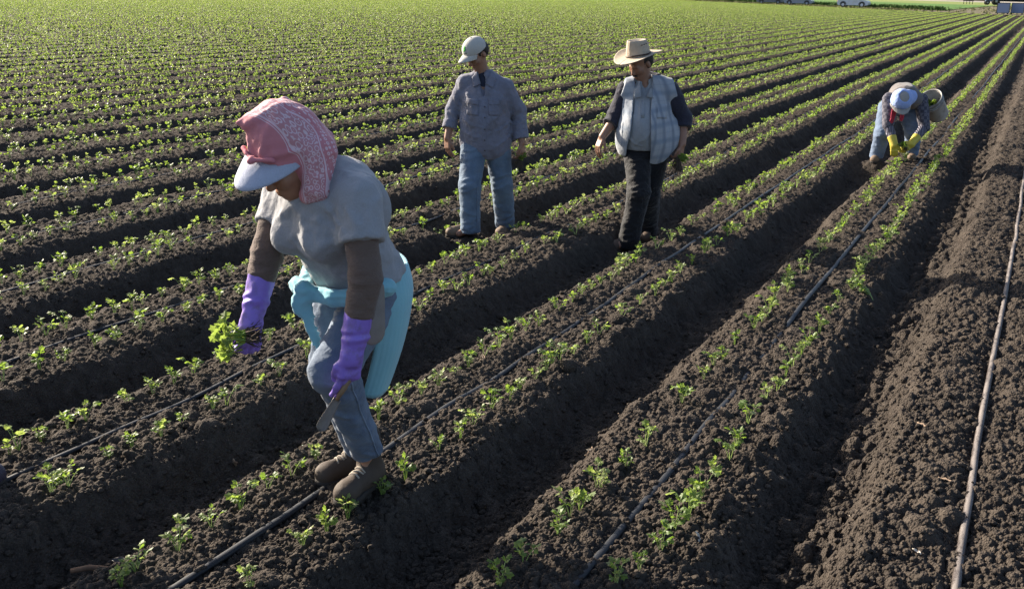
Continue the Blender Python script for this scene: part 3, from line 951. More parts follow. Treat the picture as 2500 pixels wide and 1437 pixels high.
def skin(name, col):
    t = NT(name); p = t.coord()
    c = t.mix(t.noise(p, 22, 3), tuple(x * .85 for x in col), tuple(min(1, x * 1.15) for x in col))
    return t.done(t.bsdf(c, .5, t.bump(t.noise(p, 260, 2), .15, .001), .4, 0, 0, .06))

def plain(name, col, rough=.6, spec=.3, var=.12, scale=14, bump=.2, metallic=0, dirt=None):
    t = NT(name); p = t.coord()
    c = t.mix(t.noise(p, scale, 4, .6), tuple(x * (1 - var) for x in col), tuple(min(1, x * (1 + var)) for x in col))
    if dirt: c = t.mix(t.ramp(t.noise(p, 17, 5, .72), [(.52, (0,) * 3), (.72, (.8,) * 3)]), c, dirt)
    return t.done(t.bsdf(c, rough, t.bump(t.noise(p, scale * 8, 3), bump, .002), spec, 0, metallic))

SKIN = skin('brown_skin', (.30, .155, .095))
SKIN_D = skin('tanned_skin', (.24, .125, .08))
HAIR = plain('black_hair', (.012, .010, .009), .6, .3, .3, 60)
LEATHER = plain('dusty_brown_leather', (.062, .046, .035), .75, .25, .3, 18, .4)
LEATHER2 = plain('tan_work_boot_leather', (.14, .10, .07), .75, .25, .25, 18, .4)
SOLE = plain('dark_rubber_sole', (.035, .030, .027), .85, .2, .3, 30)
METAL = plain('dusty_steel', (.15, .125, .105), .6, .5, .35, 26, .3, .35)
WOOD = plain('worn_wood_handle', (.20, .13, .075), .7, .3, .25, 40)

def person(loc, label, fn, lo, hi, h, mat):
    o = sdf_obj('person', fn, lo, hi, h, mat, None)
    o.location = loc; o.rotation_euler = (0, 0, YAW)
    return tag(o, label, 'person')

def local_to_world(loc, p):
    return (loc[0] + p[0] * math.cos(YAW) - p[1] * math.sin(YAW), loc[1] + p[0] * math.sin(YAW) + p[1] * math.cos(YAW), loc[2] + p[2])

def bandana_material():
    """pink cotton printed with a white paisley border and a field of small rings"""
    t = NT('pink_paisley_cotton')
    uv = t.attr('cloth_uv').outputs['Vector']; sep = t.n('SeparateXYZ'); t.l(uv, sep.inputs[0])
    e = sep.outputs[2]                                    # distance from the hem
    vo = t.n('TexVoronoi'); vo.inputs['Scale'].default_value = 55; vo.inputs['Randomness'].default_value = .12; t.l(uv, vo.inputs['Vector'])
    ring = t.math('COMPARE', vo.outputs['Distance'], .30, .11)
    vo2 = t.n('TexVoronoi'); vo2.inputs['Scale'].default_value = 46; vo2.inputs['Randomness'].default_value = .8; t.l(uv, vo2.inputs['Vector'])
    wav = t.math('SINE', t.math('MULTIPLY', vo2.outputs['Distance'], 17))
    pais = t.math('GREATER_THAN', t.math('ADD', wav, t.math('MULTIPLY', t.noise(uv, 60, 2), .9)), .95)
    field = t.math('MULTIPLY', ring, t.math('GREATER_THAN', e, .132))
    inb = t.math('MULTIPLY', t.math('GREATER_THAN', e, .062), t.math('LESS_THAN', e, .124))
    line = t.math('ADD', t.math('COMPARE', e, .128, .0020), t.math('ADD', t.math('COMPARE', e, .060, .003), t.math('COMPARE', e, .052, .0014)), clamp=True)
    wht = t.math('ADD', t.math('ADD', field, t.math('MULTIPLY', pais, inb)), line, clamp=True)
    p = t.coord()
    base = t.mix(t.noise(p, 16, 3), (.43, .155, .18), (.50, .20, .225))
    base = t.mix(t.math('MULTIPLY', inb, .35), base, (.40, .28, .30))
    c = t.mix(t.math('MULTIPLY', wht, .62), base, (.66, .56, .60))
    nn = t.bump(t.noise(p, 20, 4, .5, 1.0), .35, .010); nn = t.bump(t.noise(p, 900, 1), .2, .001, nn)
    return t.done(t.bsdf(c, .85, nn, .2, .15))

def rib_knit(name, col):
    t = NT(name); p = t.coord(); uv = t.attr('cloth_uv').outputs['Vector']
    w = t.n('TexWave', wave_type='BANDS', bands_direction='X'); w.inputs['Scale'].default_value = 18; w.inputs['Distortion'].default_value = .4
    t.l(uv, w.inputs['Vector'])
    c = t.mix(t.noise(p, 8, 3), tuple(x * .88 for x in col), col)
    c = t.mix(t.math('MULTIPLY', w.outputs['Fac'], .10), c, tuple(x * .75 for x in col))
    nn = t.bump(w.outputs['Fac'], .16, .004); nn = t.bump(t.noise(p, 24, 3), .3, .012, nn)
    return t.done(t.bsdf(c, .9, nn, .2, .25))

def build_woman():
    G = (-2.25, 3.0, 0.0)
    s = unit((.79, -.61, .03)); sp = unit((-.265, -.407, .874)); f = np.cross(sp, s); f = unit(f if f[1] < 0 else -f); sp = np.cross(s, f); sp = sp if sp[2] > 0 else -sp
    R = np.array([s, f, sp])
    hc = v3(-.150, -.258, 1.395); hf = unit((-.66, -.50, -.50)); hu = unit((-.32, -.26, .90)); HR = frame_fu(hf, hu)
    head, HP = head_parts(hc, hf, hu, 1.02)
    shR, shL = v3(-.225, -.055, 1.24), v3(.088, -.305, 1.275)
    elR, elL = v3(-.275, -.15, 1.035), v3(.125, -.405, 1.02)
    wrR, wrL = v3(-.317, -.255, .815), v3(.078, -.44, .765)
    hipL, hipR = v3(.105, -.065, .87), v3(-.045, .06, .86)
    knL, knR = v3(-.02, -.275, .635), v3(-.080, -.03, .57)
    anL, anR = v3(.062, -.02, .15), v3(-.005, .12, .12)
    neck = v3(-.075, -.19, 1.30)
    handR = hand_parts(wrR, (-.10, -.10, -.99), (.45, -.85, 0), (-1, -.2, 0), .62, .98, .14)
    handL = hand_parts(wrL, (-.16, -.05, -.98), (.55, -.8, .1), (-1, -.4, 0), .42, 1.0, .12, curls=[.20, .26, .80, .95], thumb_out=.2)
    body = union([head, (cone(neck, hc + v3(.02, .03, -.06), .055, .05), .03), (cone(shR, elR, .045, .038), .02), (cone(elR, wrR, .038, .027), .02), (cone(shL, elL, .045, .038), .02), (cone(elL, wrL, .038, .027), .02), handR, handL,
                  (ell((-.055, -.17, 1.19), (.17, .10, .15), R), .04), (ell((.01, -.07, 1.02), (.15, .11, .16), R), .04), (ell((.04, -.01, .90), (.155, .12, .10), R), .04),
                  (cone(hipL, knL, .09, .06), .03), (cone(knL, anL, .058, .035), .03), (cone(hipR, knR, .09, .06), .03), (cone(knR, anR, .058, .035), .03), (cone(anL, anL + v3(-.03, -.06, -.09), .034, .03), .02), (cone(anR, anR + v3(-.06, -.03, -.07), .034, .03), .02)], .015)
    o = person(G, 'woman bending forward in pink headscarf and grey t-shirt, planting with purple gloves', body, (-.48, -.62, 0), (.36, .32, 1.62), .0062, SKIN)
    # t-shirt
    slR, slL = shR + (elR - shR) * .50, shL + (elL - shL) * .52
    def sleeve(a, b, ra, rb):
        return cut(cone(a, b + unit(b - a) * .08, ra, rb), b, b - a, .006)
    tors = union([ell((-.055, -.165, 1.20), (.198, .128, .165), R), (ell((.0, -.085, 1.05), (.183, .150, .165), R), .06), (ell((.045, -.02, .935), (.186, .158, .13), R), .05),
                  (ell(v3(-.10, -.215, 1.125) + s * .078, (.088, .088, .08), R), .05), (ell(v3(-.10, -.215, 1.125) - s * .078, (.088, .088, .08), R), .05),
                  (ell((-.005, -.155, 1.285), (.165, .115, .115), R), .05), (ell((.055, -.135, 1.215), (.13, .115, .13), R), .05), (cone(neck + v3(.01, .02, -.02), shL, .075, .074), .05), (cone(neck + v3(.01, .02, -.02), shR, .075, .070), .05),
                  (sleeve(shL, slL, .080, .083), .035), (sleeve(shR, slR, .070, .072), .035)], .03)
    tors = cut(tors, (.03, -.03, .925), (.12, .16, -.98), .006)
    tors = minus(tors, cone(neck + v3(-.01, -.01, .03), hc, .062, .07), .01)
    SS = np.array([s * 1.5, f * .9, sp * .45])
    tors = folds(tors, [((.03, -.4, 1.20), (-.02, -.4, 1.26), (-.09, -.4, 1.29), .010), ((.02, -.4, 1.175), (-.05, -.4, 1.20), (-.12, -.4, 1.215), .009), ((.02, -.4, 1.15), (-.04, -.4, 1.12), (-.09, -.4, 1.06), .010),
        ((.03, -.4, 1.12), (.01, -.4, 1.05), (-.03, -.4, .985), .009), ((-.22, -.4, 1.19), (-.17, -.4, 1.23), (-.12, -.4, 1.27), .009), ((-.19, -.4, 1.14), (-.13, -.4, 1.09), (-.07, -.4, 1.04), .008), ((.06, -.4, 1.07), (.10, -.4, 1.03), (.13, -.4, .99), .009), ((.06, -.45, 1.26), (.10, -.45, 1.21), (.12, -.45, 1.16), .008)], (.1, 1, 0))
    tors = folds(tors, [((.045, -.45, 1.19), (-.01, -.45, 1.235), (-.07, -.45, 1.275), .005), ((.04, -.45, 1.165), (-.03, -.45, 1.165), (-.09, -.45, 1.15), .005), ((.035, -.45, 1.14), (.0, -.45, 1.085), (-.05, -.45, 1.02), .005), ((.07, -.45, 1.24), (.085, -.45, 1.19), (.09, -.45, 1.145), .005), ((.13, -.45, 1.25), (.14, -.45, 1.20), (.135, -.45, 1.15), .005), ((-.24, -.4, 1.20), (-.235, -.4, 1.17), (-.25, -.4, 1.14), .005), ((-.10, -.45, 1.03), (-.04, -.45, 1.0), (.03, -.45, 1.01), .005), ((-.06, -.45, 1.30), (-.08, -.45, 1.24), (-.13, -.45, 1.19), .005), ((.10, -.45, 1.02), (.06, -.45, 1.06), (.03, -.45, 1.10), .005)], (.1, 1, 0), .006)
    tee = wrinkle(wrinkle(tors, .009, 11, 1, SS), .004, 26, 2)
    TEE = cloth('heather_grey_jersey', (.24, .245, .26), .10, .9, 700, .25)
    sdf_obj('t_shirt', tee, (-.42, -.50, .82), (.36, .22, 1.42), .0075, TEE, o)
    # brown sleeves under the t-shirt
    BR = cloth('brown_jersey', (.105, .074, .060), .12, .9, 700, .35, stretch=(1, 1, 2.5))
    for nm, (a, b, c_, e) in dict(L=(shL, elL, wrL, .50), R=(shR, elR, wrR, .40)).items():
        end = b + (c_ - b) * e
        fn = chain([a, b, end + unit(c_ - b) * .05], [.062, .0555 if nm == 'L' else .057, .047], k=.01)
        fn = wrinkle(cut(cut(fn, end, c_ - b, .004), a + (b - a) * .2, a - b, .004), .007, 17, 5, np.diag([.5, .5, 1.7]))
        sdf_obj('undersleeve', fn, np.minimum(a, np.minimum(b, end)) - .1, np.maximum(a, np.maximum(b, end)) + .1, .006, BR, o)
    # purple rubber gloves
    GL = plain('purple_rubber', (.215, .135, .50), .48, .4, .12, 12, .1, 0, (.13, .09, .13))
    for nm, (b, c_, hand, e) in dict(L=(elL, wrL, handL, .40), R=(elR, wrR, handR, .27)).items():
        st = b + (c_ - b) * e; ax = unit(c_ - b); md = st + (c_ - st) * .62
        cuff = union([cone(st - ax * .06, md, .052, .0455), (cone(md, c_ + ax * .02, .0415, .037), .012)], .012)
        cuff = cut(cuff, st, -ax, .003)
        ringf = lambda p, st=st, ax=ax, md=md: .0045 * np.sin(((p - md) @ ax + .35 * (p[:, 0] - md[0])) * 150) * np.exp(-(((p - md) @ ax) / .020) ** 2)
        base = union([cuff, (grow(hand, .0022), .012)], .01)
        fn = wrinkle(lambda p, base=base, ringf=ringf: base(p) - ringf(p), .0042, 24, 9)
        q = [st - ax * .02, c_, c_ + ax * .22]
        sdf_obj('glove', fn, np.min(q, 0) - .085, np.max(q, 0) + .085, .0032, GL, o)
    # jeans
    J = denim('faded_blue_denim', (.036, .060, .108), (.105, .145, .205))
    legL = union([cone(hipL, knL + unit(knL - hipL) * .01, .102, .081), (cone(knL, anL + v3(0, 0, .02), .080, .060), .02), (ell(knL + v3(-.008, -.01, 0), (.078, .078, .08)), .02)], .02)
    legL = cut(legL, anL + v3(0, 0, .055), unit(anL - knL), .004)
    legR = union([cone(hipR, knR, .108, .074), (cone(knR, anR + v3(0, 0, .02), .074, .056), .02)], .02)
    legR = cut(legR, anR + v3(0, 0, .0), unit(anR - knR), .004)
    pel = cut(ell((.035, .0, .885), (.160, .142, .13), np.array([s, f, v3(0, 0, 1)])), (.03, 0, .985), (0, 0, 1), .006)
    jn = union([pel, (legL, .035), (legR, .03)], .02)
    jn = wrinkle(wrinkle(jn, .0085, 13, 12, np.array([[.6, 0, 0], [0, .6, 0], [.4, .2, 1.6]])), .003, 34, 13)
    jo = sdf_obj('jeans', jn, (-.24, -.42, .08), (.30, .30, 1.02), .007, J, o)
    # side seam, and a turned-up hem
    SEAM = denim('denim_seam', (.04, .066, .12), (.22, .29, .38))
    ts = np.linspace(.05, .97, 26)
    pts = [knL + (anL + v3(0, 0, .03) - knL) * q + v3(.05, -.05, 0) for q in ts]
    pp = project(jn, np.array(pts), (-.70, .70, 0), .10, .001)
    b = MB(); b.tube(pp, .0038, 6); b.obj('seam', SEAM, jo)
    # boots
    LACE = plain('grey_lace', (.30, .26, .21), .9)
    for nm, (heel, toe, an) in dict(L=((.098, .055, .02), (-.035, -.205, .035), anL + v3(-.005, .005, .10)), R=((.04, .165, .0), (-.165, .02, .01), anR + v3(0, 0, 0))).items():
        up_, sole = shoe_parts(heel, toe, an, 1.0)
        up_ = wrinkle(up_, .003, 24, 20)
        q = np.array([heel, toe, an])
        bo = sdf_obj('boot', up_, q.min(0) - .09, q.max(0) + .09, .005, LEATHER, o)
        sdf_obj('sole', sole, q.min(0) - .09, q.max(0) + .06, .005, SOLE, bo)
        h_, t_ = v3(heel), v3(toe); d = unit(t_ - h_); sd = unit(np.cross(d, (0, 0, 1))); L = np.linalg.norm(t_ - h_)
        for i in range(5):
            base = h_ + d * L * (.62 - .07 * i); w_ = .026
            P_ = np.array([base - sd * w_ + sd * 2 * w_ * k / 6 + d * (.012 if i % 2 else -.008) * (k / 6 - .5) for k in range(7)]) + v3(0, 0, .02)
            lace = MB(); lace.tube(project(up_, P_, (0, 0, -1), .16, .001),   .0045, 5); lace.obj('lace', LACE, bo)
    # cap visor, the cap front and the headscarf
    CAP = cloth('pale_blue_grey_cap_cotton', (.31, .34, .42), .06, .85, 600, .1)
    bf = unit((-.50, -.60, -.64)); br = frame_fu(bf, (-.14, -.42, .88)); bl, bu = br[0], br[2]
    bc = v3(-.192, -.268, 1.476)
    nu, nv = 26, 9
    g = np.zeros((nu, nv, 3))
    for i, th in enumerate(np.linspace(-1.42, 1.42, nu)):
        for j, q in enumerate(np.linspace(0, 1, nv)):
            rr = .100 + (.122 * math.cos(th * .80) ** .8) * q
            g[i, j] = bc + bl * (math.sin(th) * (.112 + .012 * q)) + bf * (math.cos(th) * rr) - bu * (.030 * math.sin(th) ** 2 + .018 * q * q + .006 * q)
    vis = sheet('cap_visor', g, .005, CAP, o)
    capf = cut(ell(v3(-.180, -.252, 1.475), (.108, .114, .098), br), v3(-.180, -.252, 1.462), -bu, .006)
    sdf_obj('cap_crown', capf, (-.32, -.42, 1.36), (.0, -.10, 1.62), .006, CAP, o)
    hood = union([ell(v3(-.165, -.232, 1.462), (.124, .134, .124), HR), (cone((-.165, -.215, 1.555), (-.172, -.200, 1.600), .045, .014), .05), (cone((-.215, -.262, 1.535), (-.312, -.305, 1.532), .060, .008), .05),
                  (cone((-.095, -.165, 1.43), (-.055, -.185, 1.31), .085, .060), .05), (cone((-.048, -.268, 1.425), (-.052, -.305, 1.31), .064, .042), .04), (cone((-.20, -.12, 1.42), (-.14, -.14, 1.32), .06, .05), .04), (cone((-.05, -.285, 1.30), (-.085, -.300, 1.285), .030, .018), .03)], .03)
    face_hole = cut(union([ell(HP(-.012, .125, -.058), (.064, .100, .092), HR), ell(bc + bf * .11 - bu * .045, (.092, .10, .062), br)], .02), bc - bu * .002, bu, .004)
    kp_ = bc + bf * .115 + bu * .03; bk_ = v3(.45, .80, -.25)
    hood = folds(hood, [(kp_ + bl * .012, kp_ + bl * .03 + bu * .06, v3(-.17, -.30, 1.57), .011), (kp_ - bl * .012, kp_ - bl * .035 + bu * .05, v3(-.285, -.31, 1.525), .011), (kp_ + bl * .02, kp_ + bl * .07 - bu * .005, kp_ + bl * .10 - bf * .05 - bu * .05, .010),
        (v3(-.29, -.31, 1.52), v3(-.24, -.33, 1.555), v3(-.17, -.28, 1.59), .014), (kp_ + bl * .03 + bu * .012, v3(-.10, -.36, 1.46), v3(-.045, -.32, 1.36), .008), (v3(-.05, -.30, 1.45), v3(-.03, -.28, 1.38), v3(-.05, -.30, 1.31), .010), (v3(-.02, -.22, 1.45), v3(.0, -.22, 1.38), v3(-.02, -.25, 1.32), .010)], bk_, .012, .2)
    hood_o = wrinkle(wrinkle(minus(hood, face_hole, .006), .010, 9, 31, np.array([[1.0, .3, .2], [.2, 1.0, .3], [.3, .2, .6]])), .004, 24, 32)
    gap = cone(bc + bf * .155 + bu * .045 + bl * .012, bc + bf * .13 + bu * .095 + bl * .012, .007, .012)
    hood_o = minus(hood_o, gap, .006)
    fhole = face_hole
    def uvs(V):
        q = (V - hc) @ HR.T
        e_ = np.minimum(face_hole(V.astype(np.float32)), ell(bc + bf * .11 + bu * .05 - bl * .02, (.105, .06, .085), br)(V.astype(np.float32)))
        ang = np.arctan2(q[:, 0], q[:, 2] + .05) * .14
        return {'cloth_uv': np.stack([ang + .3 * q[:, 1], q[:, 1] + .25 * q[:, 2], np.maximum(e_, 0)], -1)}
    sdf_obj('headscarf', hood_o, (-.36, -.42, 1.20), (.10, .02, 1.66), .0045, bandana_material(), o, uvs)
    # knot of the scarf above the visor
    kn = union([ell(bc + bf * .122 + bu * .022, (.013, .016, .011), br), (cone(bc + bf * .118 + bu * .024 - bl * .01, bc + bf * .088 + bu * .022 - bl * .070, .006, .009), .01), (cone(bc + bf * .118 + bu * .024 + bl * .01, bc + bf * .092 + bu * .012 + bl * .068, .006, .009), .01)], .01)
    sdf_obj('scarf_knot', wrinkle(kn, .004, 40, 33), (-.36, -.48, 1.38), (.05, -.16, 1.60), .004, plain('pink_cotton', (.46, .17, .195), .85, .2, .15), o)
    # turquoise jumper tied round the waist
    TQ = rib_knit('turquoise_knit', (.22, .47, .54))
    nu, nv = 46, 30
    g = np.zeros((nu, nv, 3)); uv = np.zeros((nu, nv, 3))
    for i, a in enumerate(np.linspace(-.48, 3.5, nu)):
        for j, q in enumerate(np.linspace(0, 1, nv)):
            cx = .052 - .035 * q + .02 * math.sin(q * 3); cy = .005 + .02 * q
            ra, rb = .170 + .022 * math.sin(min(q * 4, 1) * math.pi / 2) - .085 * q ** 1.4, .168 + .03 * math.sin(min(q * 4, 1) * math.pi / 2) - .055 * q ** 1.4
            fold = .010 * q * math.sin(a * 4.3 + 1.2) + .004 * q * math.sin(a * 9 + q * 3)
            ca, sa = math.cos(a), math.sin(a)
            # a = 0 points to her left, growing round behind her
            dirv = s * ca * (ra + fold) - v3(f[0], f[1], 0) / np.linalg.norm(f[:2]) * sa * (rb + fold)
            zb = .985 - .035 * math.cos(a) - q * (.475 + .04 * math.cos(a * 1.3)) 
            g[i, j] = v3(cx, cy, 0) + dirv + v3(0, 0, zb)
            uv[i, j] = (a * .16, q * .4, 0)
    sw = sheet('tied_jumper', g, .012, TQ, o, {'cloth_uv': uv})
    kp = v3(-.128, -.150, .885)
    band = union([chain([(.165, -.170, .925), (.08, -.235, .905), (-.02, -.225, .893), kp + v3(.02, 0, .005)], [.034, .032, .030, .026], (0, 0, 1), 1.0), (chain([kp, (-.155, -.06, .90), (-.155, .05, .925)], [.024, .030, .034]), .01)], .01)
    knot = union([chain([kp + v3(-.045, .02, .03), kp + v3(-.01, -.03, .028), kp + v3(.02, -.015, .0)], [.030, .030, .024]), (chain([kp + v3(.015, -.025, .015), kp + v3(-.025, -.03, -.015), kp + v3(-.03, -.02, -.05)], [.026, .030, .024]), .006), (cone(kp + v3(-.01, -.02, -.04), kp + v3(.035, -.03, -.20), .028, .010, (.6, -.8, 0), .5), .02)], .006)
    both_ = wrinkle(union([band, (knot, .006)], .006), .007, 24, 41, np.diag([.8, .8, 2.0]))
    sdf_obj('tied_sleeves', both_, (-.26, -.34, .62), (.26, .14, 1.0), .0055, rib_knit('turquoise_sleeve_knit', (.22, .47, .54)), sw)
    # leather sheath hanging at her left hip
    SH = plain('dusty_grey_leather', (.20, .175, .155), .8, .25, .3, 20, .4)
    shf = union([cone((.142, -.262, .94), (.136, -.312, .795), .034, .048, (.62, -.78, 0), .22)], .01)
    sdf_obj('tool_sheath', shf, (.05, -.42, .68), (.25, -.18, 1.0), .005, SH, o)
    return o, G, (wrL, wrR)

def seedling_bunch(loc, d, n, seed, label, h=.16, spread=.6, root=.07, nroot=5):
    """a handful of bare-rooted seedlings: stems and leaves one way, roots the other"""
    e = empty('seedling_bunch', loc)
    rs = np.random.default_rng(seed); d = unit(d)
    a = unit(np.cross(d, (0.3, .2, 1))); b = np.cross(d, a)
    S, Lf, Rt = MB(), MB(), MB()
    for i in range(n):
        dv = unit(d + a * rs.normal() * spread * .5 + b * rs.normal() * spread * .5)
        L = h * (.6 + .5 * rs.random()); p0 = (a * rs.normal() + b * rs.normal()) * .012
        P_ = np.array([p0 + dv * L * q + v3(0, 0, -.02 * q * q) for q in np.linspace(0, 1, 4)])
        S.tube(P_, [.003, .0026, .002, .0015], 4, False)
        for k in range(4):
            V, F = leaflet(.034 * (.7 + .6 * rs.random()), rs, 2)
            Rm = np.array([unit(rs.normal(size=3) + dv * .6), unit(rs.normal(size=3)), unit(rs.normal(size=3))]); Rm[1] = unit(np.cross(Rm[0], Rm[1])); Rm[2] = np.cross(Rm[0], Rm[1])
            Lf.add(V @ Rm + P_[-1] - dv * .03 * rs.random(), F)
        for k in range(nroot):
            rv = unit((-d if root < .08 else v3(-.15, 0, -1)) + a * rs.normal() * .4 + b * rs.normal() * .4)
            Q_ = np.array([p0 + rv * root * q * (.5 + rs.random() * .6) + a * .008 * rs.normal() * q for q in np.linspace(0, 1, 4)])
            Rt.tube(Q_, [.0028, .0022, .0018, .001], 3, False)
    S.obj('stems', STEM, e); Lf.obj('leaves', LEAF, e, False); Rt.obj('roots', plain('earthy_roots', (.085, .066, .05), .95, .1, .35, 40), e)
    return tag(e, label, 'seedlings')

woman, WG, (w_wrL, w_wrR) = build_woman()
seedling_bunch(local_to_world(WG, (-.325, -.315, .775)), Matrix.Rotation(YAW, 3, 'Z') @ Vector((-.9, -.2, .02)), 16, 5, 'bright bunch of celery seedlings held in the low purple glove', .115, 1.0)
def trowel(a, b, label):
    e = empty('trowel', a); d = unit(v3(b) - v3(a)); L = np.linalg.norm(v3(b) - v3(a))
    vw = unit(v3(0, 0, 1.97) - v3(a)); sd = unit(np.cross(d, vw)); nn = np.cross(sd, d)
    g = np.zeros((9, 14, 3))
    for i, u in enumerate(np.linspace(-1, 1, 9)):
        for j, q in enumerate(np.linspace(0, 1, 14)):
            w_ = .013 + .009 * q if q < .8 else (.0202 * math.sqrt(max(0, 1 - ((q - .8) / .2) ** 2)) + .0004)
            g[i, j] = d * (L * .28 + L * .72 * q) + sd * u * w_ + nn * (.006 * (u * u - 1) + .01 * q)
    sheet('blade', g, .003, METAL, e)
    m = MB(); m.tube([d * L * .31, d * L * .05, d * -L * .22], [.006, .012, .013], 10); m.obj('handle', WOOD, e)
    return tag(e, label, 'trowel')
trowel(local_to_world(WG, (.048, -.450, .640)), local_to_world(WG, (-.035, -.50, .492)), 'steel hand trowel with a rounded blade held low in the other purple glove')

def plaid_material():
    t = NT('pale_plaid_flannel'); p = t.coord(); sep = t.n('SeparateXYZ'); t.l(t.mapv(p, (1, 1, 1), (0, math.radians(6), 0)), sep.inputs[0])
    warp = t.noise(p, 4, 2)
    def bands(sock, per, ph, w, soft=.06):
        x = t.math('FRACT', t.math('ADD', t.math('DIVIDE', sock, per), t.math('ADD', t.math('MULTIPLY', warp, .35), ph)))
        d = t.math('ABSOLUTE', t.math('SUBTRACT', x, .5))
        return t.ramp(d, [(max(0, w - soft * .5), (1,) * 3), (w + soft, (0,) * 3)])
    ax = t.math('ADD', sep.outputs[0], t.math('MULTIPLY', sep.outputs[1], .8))
    a = bands(ax, .120, .1, .12, .12); b = bands(sep.outputs[2], .135, .35, .12, .12)
    a2 = bands(ax, .120, .5, .02, .03); b2 = bands(sep.outputs[2], .135, .85, .02, .03)
    c = t.mix(t.math('MULTIPLY', a, .55), (.30, .32, .35), (.09, .115, .16))
    c = t.mix(t.math('MULTIPLY', b, .55), c, (.13, .17, .23))
    c = t.mix(t.math('MULTIPLY', a2, .18), c, (.12, .14, .18)); c = t.mix(t.math('MULTIPLY', b2, .18), c, (.12, .14, .18))
    nn = t.bump(t.noise(p, 24, 4, .55, .6), .35, .010)
    return t.done(t.bsdf(c, .9, nn, .2, .2))

def straw_material():
    t = NT('woven_straw'); p = t.coord()
    w = t.n('TexWave', wave_type='RINGS', rings_direction='Z'); w.inputs['Scale'].default_value = 60; w.inputs['Distortion'].default_value = 1.5; t.l(p, w.inputs['Vector'])
    c = t.mix(t.noise(p, 30, 3), (.33, .26, .19), (.45, .39, .30))
    c = t.mix(t.ramp(t.noise(p, 6, 3), [(.5, (0,) * 3), (.75, (.6,) * 3)]), c, (.48, .43, .36))
    return t.done(t.bsdf(c, .8, t.bump(w.outputs['Fac'], .3, .002), .2))

def trousers(hips, knees, ankles, rads, mat, parent, pel, amp=.008, h=.008, zcut=None, flare=None):
    legs = []
    for hp, kn, an, up in zip(hips, knees, ankles, (0, 1)):
        r0, r1, r2 = rads
        l_ = union([cone(hp, kn, r0, r1), (cone(kn, an, r1, r2), .03)], .02)
        legs.append(cut(l_, v3(an) + v3(0, 0, -.005), unit(v3(an) - v3(kn)) * .6 + v3(0, 0, -.4), .004))
    fn = union([pel, (legs[0], .03), (legs[1], .03)], .02)
    L_ = []
    for hp, kn, an in zip(hips, knees, ankles):
        hp, kn, an = v3(hp), v3(kn), v3(an)
        for q, w, r in ((.55, .06, .008), (.72, .07, .009), (.84, .07, .010), (.93, .07, .010)):
            c_ = kn + (an - kn) * q + v3(0, -.3, 0); s_ = 1 if int(q * 100) % 2 else -1
            L_.append((c_ + v3(-w, 0, .030 * s_), c_ + v3(0, 0, -.012), c_ + v3(w, 0, -.02 * s_), r))
        for q, w, r in ((.80, .07, .010), (.93, .07, .009), (1.05, .07, .009)):
            c_ = hp + (kn - hp) * q + v3(0, -.3, 0)
            L_.append((c_ + v3(-w, 0, -.02), c_ + v3(.0, 0, .008), c_ + v3(w, 0, .035), r))
        c_ = hp + v3(0, -.3, 0); L_.append((c_ + v3(.06 if hp[0] < .05 else -.06, 0, -.03), c_ + v3(.0, 0, -.07), c_ + v3(-.07 if hp[0] < .05 else .07, 0, -.08), .010))
    fn = folds(fn, L_, (0, 1, 0), .014, .25)
    fn = wrinkle(wrinkle(fn, amp, 9, 51, np.diag([.7, .7, 1.5])), amp * .45, 24, 52, np.diag([.8, .8, 1.8]))
    pts = np.array(list(hips) + list(knees) + list(ankles))
    return sdf_obj('trousers', fn, pts.min(0) - .17, pts.max(0) + .2, h, mat, parent), fn

def boots(feet, parent, mat, s=1.0, h=.006):
    for heel, toe, an in feet:
        up_, sole = shoe_parts(heel, toe, an, s)
        q = np.array([heel, toe, an])
        b = sdf_obj('boot', wrinkle(up_, .003, 24, 20), q.min(0) - .1, q.max(0) + .1, h, mat, parent)
        sdf_obj('sole', sole, q.min(0) - .1, q.max(0) + .06, h, SOLE, b)

